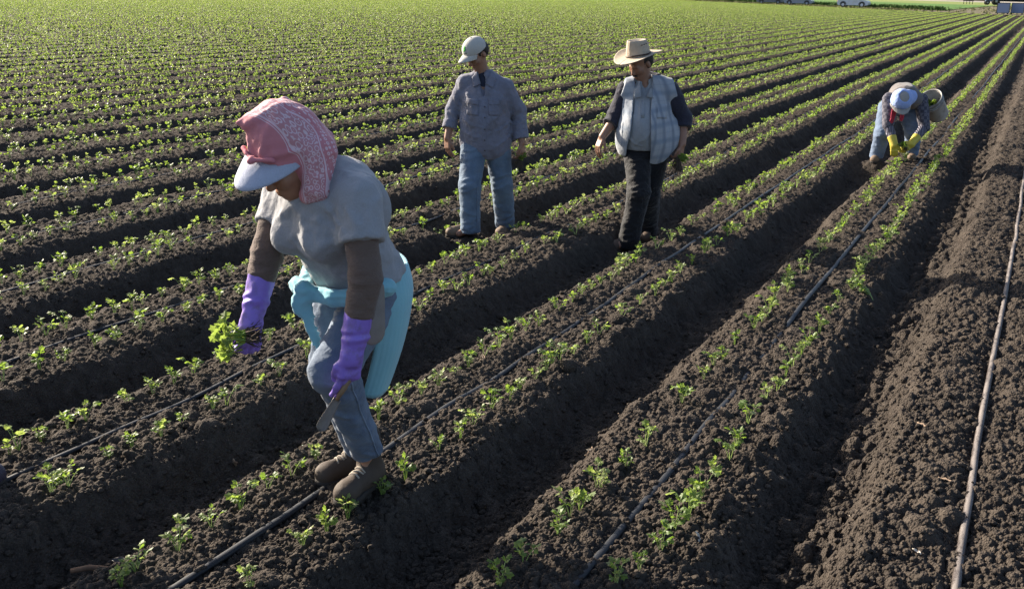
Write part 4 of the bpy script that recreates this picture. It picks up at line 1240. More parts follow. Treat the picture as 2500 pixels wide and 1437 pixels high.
def build_capman():
    G = (-4.25, 7.70, -.12)
    hc = v3(-.085, -.035, 1.592); hf = unit((-.58, -.52, -.63)); hu = unit((-.38, -.42, .82)); HR = frame_fu(hf, hu)
    head, HP = head_parts(hc, hf, hu, 1.04)
    neck = v3(-.02, .02, 1.425)
    shR, shL = v3(-.185, .035, 1.335), v3(.168, -.01, 1.315)
    elR, elL = v3(-.292, .03, 1.09), v3(.283, .02, 1.11)
    wrR, wrL = v3(-.333, -.05, .872), v3(.318, -.05, .848)
    hR, hL = v3(-.095, .0, .85), v3(.095, .0, .85)
    kR, kL = v3(-.128, -.20, .47), v3(.150, .02, .46)
    aR, aL = v3(-.118, -.19, .095), v3(.185, .20, .055)
    hdR = hand_parts(wrR, (.04, -.12, -.99), (-.75, -.65, 0), (.5, -.8, 0), .34, 1.0, .06, thumb_out=.3)
    hdL = hand_parts(wrL, (.05, -.10, -.99), (.9, -.4, 0), (-.4, -.9, 0), .55, 1.0, .04, thumb_out=.25)
    body = union([head, (cone(neck - v3(0, 0, .04), hc + v3(.02, .03, -.06), .062, .058), .03), (ell((0, .01, 1.22), (.17, .10, .20)), .04), (ell((0, .0, .95), (.16, .11, .2)), .05),
                  (chain([shR, elR, wrR], [.052, .045, .030]), .03), (chain([shL, elL, wrL], [.052, .045, .030]), .03), (hdR, .012), (hdL, .012),
                  (chain([hR, kR, aR], [.085, .055, .038]), .03), (chain([hL, kL, aL], [.085, .055, .038]), .03), (cone(aR, aR + v3(-.1, -.03, -.04), .034, .03), .02), (cone(aL, aL + v3(-.04, -.1, -.04), .034, .03), .02)], .015)
    o = person(G, 'man in pale cap and grey-blue work shirt over faded jeans, walking along a furrow', body, (-.46, -.34, .02), (.46, .32, 1.76), .0065, SKIN_D)
    SH = cloth('grey_blue_chambray', (.138, .144, .185), .12, .88, 700, .45, dirt=(.11, .10, .105))
    def sl(a, b, c_, e):
        end = b + (c_ - b) * e
        return cut(chain([a, b, end + unit(c_ - b) * .06], [.070, .066, .060], k=.02), end, c_ - b, .004)
    tors = union([ell((-.008, .0, 1.205), (.200, .130, .180)), (ell((-.005, -.025, 1.02), (.222, .155, .26)), .06), (ell((.0, -.015, .84), (.222, .150, .20)), .06), (cone(neck + v3(0, 0, -.02), shR, .070, .064), .05), (cone(neck + v3(0, 0, -.02), shL, .070, .064), .05),
                  (sl(shR, elR, wrR, .62), .035), (sl(shL, elL, wrL, .88), .035)], .03)
    hem = lambda p: p[:, 2] - (.725 + .25 * np.minimum((p[:, 0] + .02) ** 2 * 4, .35) - .05 * ((p[:, 0] > -.03) & (p[:, 0] < .09)))
    hemf = lambda p: -(p[:, 2] - (.695 + .045 * np.clip(np.abs(p[:, 0] - .03) / .2, 0, 1) ** 2))
    tors = both(tors, hemf, .004)
    vneck = union([cone(neck + v3(-.012, -.05, .0), v3(-.020, -.128, 1.245), .044, .007), (cone(neck, hc, .062, .07), .01)], .01)
    tors = folds(tors, [((-.17, -.3, 1.28), (-.12, -.3, 1.20), (-.10, -.3, 1.10), .010), ((.15, -.3, 1.27), (.12, -.3, 1.18), (.11, -.3, 1.06), .010), ((-.19, -.3, 1.05), (-.12, -.3, 1.00), (-.03, -.3, .985), .011), ((-.20, -.3, .94), (-.10, -.3, .90), (-.02, -.3, .90), .010),
        ((.20, -.3, 1.02), (.12, -.3, .96), (.03, -.3, .93), .011), ((.20, -.3, .90), (.13, -.3, .84), (.05, -.3, .80), .011), ((-.18, -.3, .83), (-.12, -.3, .79), (-.06, -.3, .74), .010), ((.16, -.3, 1.14), (.10, -.3, 1.07), (.03, -.3, 1.03), .009),
        ((-.27, -.3, 1.22), (-.24, -.3, 1.17), (-.20, -.3, 1.14), .009), ((-.31, -.3, 1.10), (-.28, -.3, 1.07), (-.24, -.3, 1.08), .009), ((.29, -.3, 1.14), (.25, -.3, 1.09), (.21, -.3, 1.10), .010), ((.31, -.3, 1.03), (.28, -.3, .99), (.24, -.3, 1.00), .009)], (0, 1, 0), .016, .25)
    shirt = wrinkle(wrinkle(minus(tors, vneck, .006), .009, 8.5, 61, np.array([[1.2, .2, .5], [0, 1, 0], [.4, .2, .7]])), .0045, 21, 62)
    so = sdf_obj('shirt', shirt, (-.42, -.24, .66), (.40, .20, 1.46), .0078, SH, o)
    for sg in (-1, 1):
        cx = -.018 + sg * .095
        pk = patch('pocket', shirt, [(cx - .05, -.3, 1.215), (cx - .05, -.3, 1.09), (cx + .052, -.3, 1.085), (cx + .052, -.3, 1.21)], (0, 1, 0), SH, so, 10, 10, .006)
        patch('pocket_flap', shirt, [(cx - .054, -.3, 1.222), (cx - .05, -.3, 1.180), (cx + .052, -.3, 1.172), (cx + .056, -.3, 1.217)], (0, 1, 0), SH, pk, 10, 5, .011)
    patch('placket', shirt, [(-.030, -.3, 1.20), (-.018, -.3, .725), (.014, -.3, .722), (.000, -.3, 1.20)], (0, 1, 0), SH, so, 4, 40, .005)
    B_ = plain('dark_button', (.05, .045, .05), .4)
    for z in (1.16, 1.07, .97, .875, .785):
        q = project(shirt, np.array([[-.006 + .012 * (1.2 - z), -.3, z]]), (0, 1, 0), .25, .006)[0]
        b = MB(); b.lathe([(0, .0), (.0065, .0), (.0065, .004), (0, .004)], 10, q, rot_x(math.pi / 2)); b.obj('button', B_, so, False)
    for sg in (-1, 1):                                            # the collar's two leaves
        n0 = neck + v3(0, 0, 0)
        patch('collar', tors, [v3(n0[0] + sg * .060, -.3, n0[2] + .025), v3(n0[0] + sg * .020 - .005, -.3, 1.345), v3(n0[0] + sg * .085 - .002, -.3, 1.315), v3(n0[0] + sg * .105, -.3, n0[2] - .03)], (0, 1, 0), SH, so, 9, 6, .016)
    ush = union([ell((-.01, .0, 1.30), (.10, .078, .11)), (cone(neck + v3(-.005, -.005, -.05), neck + v3(-.01, -.01, -.005), .072, .062), .03)], .02)
    sdf_obj('undershirt', ush, (-.18, -.18, 1.1), (.16, .12, 1.46), .008, cloth('navy_jersey', (.022, .026, .045), .1), o)
    for (b, c_, e) in ((elR, wrR, .60), (elL, wrL, .86)):
        end = b + (c_ - b) * e; ax = unit(c_ - b)
        cf = cut(cut(cone(end - ax * .10, end + ax * .06, .066, .065), end + ax * .006, ax, .004), end - ax * .06, -ax, .004)
        sdf_obj('rolled_cuff', wrinkle(cf, .004, 24, 65), end - .13, end + .13, .0065, SH, so)
    JN = denim('blue_denim', (.032, .062, .105), (.085, .135, .195))
    tr, trf = trousers((hR, hL), (kR, kL), (aR - v3(0, 0, .02), aL - v3(0, 0, .02)), (.120, .092, .088), JN, o, ell((0, .0, .83), (.185, .135, .14)))
    tr.name = 'jeans'
    SEAM = denim('denim_seam_dark', (.03, .055, .1), (.10, .15, .22))
    b = MB(); b.tube(project(trf, np.array([hR + (kR - hR) * q + v3(.10 - .05 * q, 0, -.1 * (1 - q)) for q in np.linspace(.2, 1, 12)] + [kR + (aR - kR) * q + v3(.05, 0, 0) for q in np.linspace(.1, .95, 12)]), (-.15, 1, 0), .2, .001), .004, 5); b.obj('seam', SEAM, tr)
    boots([((-.07, -.07, .0), (-.335, -.215, .022), aR + v3(.0, .0, .015)), ((.20, .245, -.045), (.135, -.02, -.025), aL + v3(.0, .0, .015))], o, LEATHER2, 1.06)
    # hair, cap
    hair = cut(minus(ell(HP(0, -.030, .020), np.array([.088, .098, .098]), HR), union([ell(HP(0, .11, -.05), (.10, .115, .13), HR), ell(HP(.09, -.004, -.012), (.032, .030, .042), HR), ell(HP(-.09, -.004, -.012), (.032, .030, .042), HR)], .01), .008), HP(0, 0, -.055), (0, 0, -1), .01)
    sdf_obj('hair', wrinkle(hair, .004, 60, 71), hc - .15, hc + .15, .006, HAIR, o)
    CP = cloth('pale_grey_cap_cotton', (.36, .35, .32), .05, .85, 600, .08)
    cfr = frame_fu(unit(hf + hu * .22), hu); cl, cff, cu = cfr
    cc = HP(0, -.005, .050)
    dome = cut(ell(cc, (.098, .116, .102), cfr), cc - cu * .012 + cff * 0, -cu + cff * -.12, .004)
    cap = sdf_obj('cap', dome, hc - .2, hc + .24, .005, CP, o)
    nu, nv = 22, 8; g = np.zeros((nu, nv, 3))
    for i, th in enumerate(np.linspace(-1.15, 1.15, nu)):
        for j, q in enumerate(np.linspace(0, 1, nv)):
            rr = .104 + .088 * math.cos(th * .95) ** .7 * q
            g[i, j] = cc + cl * math.sin(th) * (.092 - .006 * q) + cff * (math.cos(th) * rr + .006) - cu * (.008 + .030 * math.sin(th) ** 2 * (.6 + .4 * q) + .022 * q ** 1.5)
    sheet('bill', g, .004, CP, cap)
    b = MB(); b.lathe([(0, .006), (.006, .004), (.007, 0)], 10, cc + cu * .101, cfr.T[:, [0, 1, 2]]); b.obj('top_button', CP, cap)
    # the green mark with a dark line of stitching under it on the front panel
    c0 = cc + cl * .030
    GM = plain('green_embroidery', (.07, .38, .06), .8); DM = plain('grey_embroidery', (.12, .16, .14), .8)
    def mark(cx, cz, w, hh, nm, mt): patch(nm, dome, [cc + cl * (cx - w) + cff * .2 + cu * (cz + hh), cc + cl * (cx - w) + cff * .2 + cu * (cz - hh), cc + cl * (cx + w) + cff * .2 + cu * (cz - hh), cc + cl * (cx + w) + cff * .2 + cu * (cz + hh)], -cff, mt, cap, 5, 5, .003, .15)
    mark(-.002, .056, .010, .010, 'emblem', GM); mark(.004, .042, .013, .007, 'emblem', GM); mark(-.004, .034, .006, .007, 'emblem', GM)
    mark(.004, .017, .022, .0035, 'stitched_line', DM)
    return o, G, wrL

def build_hatman():
    G = (-3.02, 8.25, -.175)
    hc = v3(-.030, -.020, 1.600); hf = unit((-.68, -.48, -.55)); hu = unit((-.34, -.30, .89)); HR = frame_fu(hf, hu)
    head, HP = head_parts(hc, hf, hu, 1.07)
    neck = v3(.035, .02, 1.435)
    shR, shL = v3(-.130, .04, 1.365), v3(.235, -.01, 1.375)
    elR, elL = v3(-.225, .03, 1.11), v3(.372, .02, 1.13)
    wrR, wrL = v3(-.328, -.05, .975), v3(.362, -.08, .93)
    hR, hL = v3(-.015, .0, .86), v3(.150, .0, .86)
    kR, kL = v3(-.010, -.23, .52), v3(.115, .01, .46)
    aR, aL = v3(-.080, -.23, .11), v3(.150, .26, .11)
    hdR = hand_parts(wrR, (-.34, -.22, -.90), (-.75, -.45, .3), (.5, -.7, 0), .34, 1.05, .10, thumb_out=.45)
    hdL = hand_parts(wrL, (-.12, -.12, -.98), (.85, -.5, 0), (-.5, -.8, 0), .75, 1.05, .04, thumb_out=.3)
    body = union([head, (cone(neck - v3(0, 0, .04), hc + v3(.02, .03, -.06), .068, .062), .03), (ell((.05, .01, 1.22), (.17, .11, .20)), .04), (ell((.05, -.01, .98), (.16, .12, .2)), .05),
                  (chain([shR, elR, wrR], [.055, .048, .033]), .03), (chain([shL, elL, wrL], [.055, .048, .033]), .03), (hdR, .012), (hdL, .012),
                  (chain([hR, kR, aR], [.085, .058, .040]), .03), (chain([hL, kL, aL], [.085, .058, .040]), .03), (cone(aR, aR + v3(-.1, -.06, -.05), .034, .03), .02), (cone(aL, aL + v3(-.04, -.1, -.05), .034, .03), .02)], .015)
    o = person(G, 'heavy man in straw hat and open plaid shirt with dark sleeves, walking in a furrow', body, (-.52, -.40, .02), (.52, .36, 1.76), .0068, SKIN_D)
    PO = cloth('pale_grey_pique', (.225, .24, .26), .06, .88, 800, .35)
    core = union([ell((.045, .0, 1.235), (.195, .132, .18)), (ell((.005, -.080, 1.06), (.158, .160, .20)), .07), (ell((.04, -.02, .92), (.185, .145, .12)), .05), (cone(neck, shR, .07, .06), .04), (cone(neck, shL, .07, .06), .04)], .03)
    polo = cut(core, (0, 0, .875), (0, 0, -1), .006)
    polo_c = minus(polo, union([cone(neck, hc, .070, .07), (cone(neck + v3(-.02, -.07, .0), v3(-.005, -.16, 1.30), .03, .006), .01)], .01), .006)
    polo_c = folds(polo_c, [((-.06, -.4, 1.30), (-.07, -.4, 1.20), (-.09, -.4, 1.08), .008), ((.05, -.4, 1.31), (.04, -.4, 1.20), (.05, -.4, 1.10), .008), ((-.02, -.4, 1.28), (-.03, -.4, 1.16), (-.035, -.4, 1.02), .007), ((.07, -.4, 1.06), (.02, -.4, .99), (-.04, -.4, .95), .008), ((-.12, -.4, 1.00), (-.06, -.4, .94), (.0, -.4, .92), .008)], (0, 1, 0), .014, .3)
    poW = wrinkle(polo_c, .007, 9, 81, np.array([[1.3, .3, .2], [0, 1, 0], [.3, 0, .55]]))
    po = sdf_obj('polo_shirt', poW, (-.30, -.30, .82), (.36, .20, 1.48), .008, PO, o)
    for sg in (-1, 1):
        q = [neck + v3(sg * .070, .03, .055), neck + v3(sg * .062, -.045, .035), v3(.0 + sg * .022, -.150, 1.335), v3(.0 + sg * .085, -.140, 1.315), neck + v3(sg * .105, -.03, .0), neck + v3(sg * .098, .045, .025)]
        g = np.array([[q[0], q[5]], [q[1], q[4]], [(q[1] + q[2]) / 2, (q[4] + q[3]) / 2 + v3(sg * .004, -.008, .004)], [q[2], q[3]]])
        gg = np.stack([g[:, 0] * (1 - w) + g[:, 1] * w for w in np.linspace(0, 1, 5)], 1)
        sheet('collar', gg, .007, PO, po)
    patch('button_strip', poW, [(-.018, -.3, 1.30), (-.025, -.3, 1.165), (.004, -.3, 1.165), (.008, -.3, 1.30)], (0, 1, 0), PO, po, 4, 12, .005)
    # open plaid shirt
    out = union([grow(core, .024), (ell((.075, .0, .98), (.285, .185, .30)), .06), (cone(neck + v3(0, .02, 0), shR, .086, .086), .04), (cone(neck + v3(0, .02, 0), shL, .086, .088), .04), (ell(shR, (.088, .088, .09)), .03), (ell(shL, (.09, .09, .095)), .03)], .03)
    hemf = lambda p: -(p[:, 2] - (.815 - .055 * smooth01((p[:, 0] + .10) / .15) + .16 * smooth01((p[:, 0] - .16) / .20)))
    out = both(out, hemf, .004)
    inner = union([grow(core, .004), (ell((.075, .0, .98), (.258, .156, .36)), .06)], .03)
    vest = minus(out, inner, .004)
    def opening(p):                                              # the gap down the front
        x, y, z = p[:, 0], p[:, 1], p[:, 2]
        u = np.clip((1.38 - z) / .5, 0, 1)
        l_ = -.075 - .050 * u; r_ = .075 + .010 * u - .02 * np.sin(u * 3)
        return np.maximum(np.maximum(l_ - x, x - r_), y + .02)
    vest = minus(vest, opening, .004)
    vest = minus(vest, cone(neck, hc, .078, .08), .006)
    for sh_, sg in ((shR, -1), (shL, 1)):
        vest = cut(vest, sh_ + v3(sg * .045, 0, 0), (sg, 0, .32), .004)
    vest = folds(vest, [((.10, -.4, 1.33), (.11, -.4, 1.18), (.09, -.4, 1.02), .007), ((.19, -.4, 1.25), (.17, -.4, 1.10), (.18, -.4, .95), .009), ((.25, -.4, 1.10), (.22, -.4, 1.0), (.16, -.4, .90), .009), ((-.16, -.4, 1.28), (-.165, -.4, 1.1), (-.17, -.4, .92), .007)], (0, 1, 0), .012, .3)
    vest = wrinkle(vest, .006, 9, 83, np.array([[1.2, .2, .2], [0, 1, 0], [.3, 0, .6]]))
    PL = plaid_material()
    vo = sdf_obj('plaid_shirt', vest, (-.34, -.34, .68), (.44, .24, 1.50), .0065, PL, o)
    patch('chest_pocket', vest, [(.110, -.3, 1.27), (.112, -.3, 1.16), (.205, -.3, 1.155), (.205, -.3, 1.27)], (0, 1, 0), PL, vo, 8, 8, .006)
    DK = cloth('dark_navy_fleece', (.022, .022, .034), .15, .92, 500, .4)
    for (a, b, c_, e, r) in ((shR, elR, wrR, .30, .080), (shL, elL, wrL, .35, .084)):
        end = b + (c_ - b) * e
        fn = cut(chain([a, b, end + unit(c_ - b) * .06], [r, r * .95, r * .93], k=.02), end, c_ - b, .004)
        fn = cut(fn, a + (1 if a[0] > 0 else -1) * v3(.022, 0, 0), (-1 if a[0] > 0 else 1, 0, .25), .004)
        q = np.array([a, b, end])
        sdf_obj('dark_sleeve', wrinkle(wrinkle(fn, .009, 10, 85, np.diag([.7, .7, 1.4])), .004, 24, 86), q.min(0) - .13, q.max(0) + .13, .007, DK, o)
    hd = union([chain([neck + v3(-.105, -.03, -.02), neck + v3(-.075, .06, .03), neck + v3(.03, .10, .05), neck + v3(.105, .045, .030), neck + v3(.118, -.075, -.045)], [.026, .034, .044, .044, .030]), (ell(neck + v3(.045, .115, -.03), (.12, .05, .08)), .03)], .02)
    sdf_obj('hood', wrinkle(hd, .006, 16, 88), neck - .24, neck + .24, .0075, DK, o)
    BK = cloth('black_twill', (.006, .006, .0075), .2, .8, 800, .5)
    tr, _ = trousers((hR, hL), (kR, kL), (aR - v3(0, 0, .06), aL - v3(0, 0, .05)), (.118, .092, .092), BK, o, union([ell((.065, -.01, .85), (.175, .145, .13))], .02), .010)
    bl = minus(cut(cut(ell((.055, -.02, .915), (.176, .150, .3)), (0, 0, .900), (0, 0, 1), .003), (0, 0, .866), (0, 0, -1), .003), ell((.03, -.04, .90), (.15, .13, .3)), .003)
    sdf_obj('belt', bl, (-.2, -.26, .83), (.27, .15, .95), .007, plain('brown_belt_leather', (.045, .028, .020), .5), o)
    boots([((-.035, -.13, .0), (-.245, -.315, .02), aR + v3(0, 0, .01)), ((.165, .29, .0), (.105, .03, .012), aL + v3(0, 0, .01))], o, plain('dark_brown_leather', (.085, .058, .042), .7, .25, .25, 18, .4), 1.06)
    hair = cut(minus(ell(HP(0, -.030, .015), np.array([.088, .098, .098]), HR), union([ell(HP(0, .11, -.05), (.10, .115, .13), HR), ell(HP(.09, -.004, -.012), (.032, .030, .042), HR), ell(HP(-.09, -.004, -.012), (.032, .030, .042), HR)], .01), .008), HP(0, 0, -.06), (0, 0, -1), .01)
    sdf_obj('hair', wrinkle(hair, .004, 60, 71), hc - .15, hc + .15, .007, HAIR, o)
    mst = union([chain([HP(-.026, .092, -.056), HP(0, .106, -.048), HP(.026, .092, -.056)], [.005, .008, .005])], .004)
    sdf_obj('moustache', mst, hc - .16, hc + .12, .005, HAIR, o)
    # straw hat
    ST = straw_material()
    hfr = frame_fu(unit((-.76, -.60, -.24)), unit((-.22, -.18, .96))); l_, f_, u_ = hfr
    c0 = HP(0, -.008, .072)
    nu, nv = 64, 14; g = np.zeros((nu, nv, 3))
    for i, a in enumerate(np.linspace(0, 2 * math.pi, nu)):
        for j, q in enumerate(np.linspace(0, 1, nv)):
            ca, sa = math.cos(a), math.sin(a)
            rl, rf = .088 + .112 * q, .108 + .110 * q
            lift = .030 * q ** 2 * abs(sa) ** 2.2 - .026 * q ** 1.3 * max(0, ca) ** 1.5 - .012 * q * max(0, -ca)
            g[i, j] = c0 + l_ * sa * rl + f_ * ca * rf + u_ * (lift + .004 * math.sin(a * 3 + 1) * q)
    hat = empty('straw_hat'); hat.parent = o
    sheet('brim', g, .005, ST, hat)
    nu, nv = 64, 22; g = np.zeros((nu, nv, 3))
    for i, a in enumerate(np.linspace(0, 2 * math.pi, nu)):
        for j, q in enumerate(np.linspace(0, 1, nv)):
            ca, sa = math.cos(a), math.sin(a)
            hq = min(q / .68, 1.0); top = max(0, (q - .68) / .32)
            k = (1 - .20 * hq ** 1.5) * (1 - top ** 1.3)
            pin = 1 - .22 * hq ** 2 * max(0, ca) ** 3 * min(1, abs(sa) * 3)
            rl, rf = .090 * k * pin, .110 * k
            z = .140 * hq - .012 * (1 - ca) * hq ** 2 + .012 * math.sin(min(top * 3, 1) * math.pi / 2) - .050 * min(1, top * 1.5) ** .7 * (.55 + .45 * max(0, ca)) 
            g[i, j] = c0 + l_ * sa * rl + f_ * ca * rf + u_ * z
    sheet('crown', g, .005, ST, hat)
    b = MB(); b.tube([c0 + l_ * math.sin(a) * .092 + f_ * math.cos(a) * .112 + u_ * (.012 + .006 * math.sin(a * 2)) for a in np.linspace(0, 2 * math.pi, 48)], .006, 6, False); b.obj('band', plain('dark_cord', (.06, .035, .025), .7), hat)
    vent = MB()
    for k in (-1, 0, 1):
        a = math.pi / 2 + .25 * k
        q_ = c0 + l_ * math.sin(a) * .0865 + f_ * math.cos(a) * .104 + u_ * .095
        vent = MB(); vent.lathe([(0, .003), (.0045, .003), (.0055, 0)], 8, q_, np.array([f_, u_, l_]).T); vent.obj('eyelet', HAIR, hat)
    return o, G, wrL

capman, CG, c_wr = build_capman()
hatman, HG, h_wr = build_hatman()
seedling_bunch(local_to_world(HG, (.335, -.13, .815)), Matrix.Rotation(YAW, 3, 'Z') @ Vector((.55, .1, .5)), 9, 9, 'earthy long-rooted bunch of seedlings held by the man in the straw hat', .07, .7, .15, 16)
seedling_bunch(local_to_world(CG, (.305, -.08, .715)), Matrix.Rotation(YAW, 3, 'Z') @ Vector((.3, .1, .6)), 6, 15, 'small dark rooted bunch of seedlings hanging from the hand of the man in the cap', .05, .6, .10, 14)

def build_bender():
    G = (-1.5, 13.55, ground_z(-1.5, 13.55))
    def W(p): return v3(p)
    hc = v3(-.150, -.36, .80); hf = unit((-.12, -.55, -.83)); hu = unit((-.05, -.90, .45)); HR = frame_fu(hf, hu)
    head, HP = head_parts(hc, hf, hu, 1.0)
    shR, shL = v3(-.215, -.14, .80), v3(.185, -.14, .80)
    elR, elL = v3(-.235, -.27, .50), v3(.225, -.25, .48)
    wrR, wrL = v3(-.180, -.40, .285), v3(.045, -.40, .30)
    hR, hL = v3(-.075, .22, .66), v3(.165, .22, .66)
    kR, kL = v3(-.185, .02, .36), v3(.215, .02, .37)
    gz = lambda x, y: ground_z(*local_to_world(G, (x, y, 0))[:2]) - G[2]
    zR, zL = gz(-.2, .05), gz(.25, .05)
    aR, aL = v3(-.198, .09, zR + .10), v3(.245, .09, zL + .10)
    hdR = hand_parts(wrR, (.10, -.15, -.98), (-.3, -.9, .1), (1, -.3, 0), .45, 1.0, .05)
    hdL = hand_parts(wrL, (-.75, -.15, -.62), (.4, -.7, .5), (-.4, -.5, .6), .45, 1.0, .05)
    body = union([head, (cone((-.05, -.2, .86), hc, .06, .055), .03), (chain([(.045, .18, .74), (.01, .03, .84), (-.03, -.14, .82)], [.14, .15, .14], (0, .6, .8), .7), .04),
                  (chain([shR, elR, wrR], [.05, .042, .03]), .03), (chain([shL, elL, wrL], [.05, .042, .03]), .03), (hdR, .01), (hdL, .01),
                  (chain([hR, kR, aR], [.085, .058, .038]), .03), (chain([hL, kL, aL], [.085, .058, .038]), .03)], .02)
    o = person(G, 'worker bent double far off in pale blue head cloth and yellow gloves, planting', body, (-.40, -.66, -.3), (.40, .42, 1.08), .009, SKIN_D)
    VEST = cloth('faded_brown_grey_cotton', (.12, .108, .104), .12)
    bk = union([chain([(.045, .20, .74), (.02, .06, .86), (-.02, -.12, .855)], [.150, .165, .150], (0, .5, .86), .78), (ell((-.115, -.13, .80), (.115, .12, .11)), .05), (ell((.095, -.13, .80), (.115, .12, .11)), .05)], .04)
    sdf_obj('waistcoat', wrinkle(bk, .009, 9, 91), (-.36, -.42, .5), (.36, .44, 1.12), .010, VEST, o)
    t = NT('dark_striped_cotton'); p = t.coord()
    w = t.n('TexWave', bands_direction='X'); w.inputs['Scale'].default_value = 16; w.inputs['Distortion'].default_value = 1.2; t.l(p, w.inputs['Vector'])
    STR = t.done(t.bsdf(t.mix(t.ramp(w.outputs['Fac'], [(.72, (0,) * 3), (.86, (1,) * 3)]), (.030, .028, .040), (.26, .25, .30)), .9))
    t = NT('dark_check_cotton'); p = t.coord()
    v = t.n('TexChecker'); v.inputs['Scale'].default_value = 26; t.l(p, v.inputs['Vector'])
    CHK = t.done(t.bsdf(t.mix(v.outputs['Fac'], (.045, .045, .062), (.105, .10, .12)), .9))
    YG = plain('yellow_rubber', (.44, .36, .045), .5, .4, .12, 12, .1)
    for nm, a, b, c_, hd in (('R', shR, elR, wrR, hdR), ('L', shL, elL, wrL, hdL)):
        f1 = chain([a, b + (b - a) * .03], [.082, .066])
        q = np.array([a, b]); sdf_obj('upper_sleeve', wrinkle(f1, .007, 12, 92), q.min(0) - .12, q.max(0) + .12, .009, CHK, o)
        f2 = chain([b, b + (c_ - b) * .8], [.060, .048]); q = np.array([b, c_])
        sdf_obj('lower_sleeve', wrinkle(f2, .005, 16, 93), q.min(0) - .1, q.max(0) + .1, .009, STR, o)
        st = b + (c_ - b) * .60; ax = unit(c_ - b)
        gl = union([cut(cone(st - ax * .05, c_ + ax * .02, .060, .044), st, -ax, .004), (grow(hd, .006), .02)], .01)
        q = np.array([st, c_, c_ + ax * .2 + (v3(-.15, 0, .05) if nm == 'L' else 0)])
        sdf_obj('glove', gl, q.min(0) - .12, q.max(0) + .10, .007, YG, o)
    JB = denim('bright_blue_denim', (.036, .064, .12), (.10, .15, .24))
    tr, _ = trousers((hR, hL), (kR, kL), (aR - v3(0, 0, .03), aL - v3(0, 0, .03)), (.125, .098, .082), JB, o, ell((.045, .22, .70), (.19, .16, .14)), .009, .010)
    tr.name = 'jeans'
    boots([((-.165, .16, zR), (-.285, -.07, zR + .01), aR + v3(0, 0, -.02)), ((.285, .17, zL), (.19, -.08, zL + .01), aL + v3(0, 0, -.02))], o, LEATHER2, 1.08, .008)
    # cap under a pale blue cloth, the peak pointing at the ground
    BL = cloth('pale_blue_cotton', (.24, .32, .56), .10, .85)
    CPB = cloth('khaki_grey_cap', (.25, .235, .215), .08, .85)
    cl, cf, cu = frame_fu(unit((-.06, -.66, -.75)), unit((-.03, -.75, .66)))
    cc = HP(0, -.005, .040)
    R_ = np.array([cl, cf, cu])
    wrap = union([ell(cc, (.125, .135, .115), R_), (cone(cc + v3(.02, .08, -.02), (.0, -.20, .84), .11, .10), .05)], .04)
    hole = ell(cc + cu * .115 + cf * .035, (.070, .085, .06), R_)
    fh = cut(ell(HP(0, .13, -.06), (.085, .11, .11), HR), cc - cu * .02, cu, .004)
    wr_ = sdf_obj('head_cloth', wrinkle(minus(minus(wrap, hole, .01), fh, .006), .007, 14, 94), hc - .26, hc + .30, .008, BL, o)
    capo = sdf_obj('cap', cut(ell(cc, (.113, .124, .106), R_), cc - cu * .03, -cu, .004), hc - .22, hc + .26, .007, CPB, o)
    nu, nv = 20, 7; g = np.zeros((nu, nv, 3))
    for i, th in enumerate(np.linspace(-1.35, 1.35, nu)):
        for j, q in enumerate(np.linspace(0, 1, nv)):
            g[i, j] = cc + cl * math.sin(th) * .128 + cf * (math.cos(th) * (.112 + .09 * math.cos(th * .8) * q)) - cu * (.02 + .03 * math.sin(th) ** 2 + .015 * q)
    sheet('cap_peak', g, .006, CPB, capo)
    RD = cloth('red_cotton', (.30, .022, .045), .1)
    for i, (x, L) in enumerate(((-.205, .15), (-.105, .13))):
        a = v3(x, -.34, .70); b = v3(x - .015 + .02 * i, -.33, .70 - L)
        sdf_obj('scarf_end', wrinkle(cone(a, b, .030, .022, (0, 1, 0), .4), .004, 24, 95), np.minimum(a, b) - .06, np.maximum(a, b) + .06, .007, RD, o)
    return o, G

DARKM0 = plain('dark_webbing', (.05, .045, .04), .9)
def build_bucket(G):
    o = empty('bucket', local_to_world(G, (.435, .04, .70)))
    ax = unit((-.62, -.42, .66)); side = unit(np.cross(ax, (0, 0, 1))); R_ = np.array([side, np.cross(ax, side), ax])
    Rw = np.array(Matrix.Rotation(YAW, 3, 'Z')) @ R_.T
    t = NT('dirty_white_plastic'); p = t.coord()
    c = t.mix(t.ramp(t.noise(p, 9, 5, .7), [(.45, (0,) * 3), (.7, (1,) * 3)]), (.36, .35, .33), (.13, .105, .085))
    WH = t.done(t.bsdf(c, .5, None, .35))
    b = MB(); b.lathe([(0, -.17), (.118, -.17), (.122, -.16), (.146, .14), (.152, .14), (.154, .165), (.148, .168), (.142, .16), (.118, -.14), (0, -.145)], 32, (0, 0, 0), Rw)
    b.obj('pail', WH, o)
    for z in (.08, .11):
        b = MB(); b.lathe([(.140 + .1 * (z - .08), z), (.149 + .1 * (z - .08), z), (.149 + .1 * (z - .08), z + .008), (.141, z + .008)], 32, (0, 0, 0), Rw); b.obj('rib', WH, o)
    b = MB(); b.tube([Rw @ v3(.150 * math.cos(a), .150 * math.sin(a) * .25 + .17 * max(0, math.sin(a)) * .9, .13 + .10 * math.sin(a)) for a in np.linspace(0, math.pi, 16)], .0035, 6); b.obj('handle', METAL, o)
    Ri = np.array(Matrix.Rotation(YAW, 3, 'Z'))
    b = MB(); b.tube([Rw @ v3(0, .146, .13), Ri @ v3(-.16, .05, .13), Ri @ v3(-.30, .12, .13)], .012, 6, True, (1, .5)); b.obj('strap', DARKM0, o)
    tag(o, 'dirty white plastic bucket tilted at the hip of the bent worker', 'bucket')
    Gw = local_to_world(G, (.435, .04, .70)); axw = Rw @ v3(0, 0, 1)
    seedling_bunch(tuple(np.array(Gw) + axw * .02), axw, 26, 21, 'dark green bunch of seedlings packed inside the white bucket', .10, 1.0)
    return o

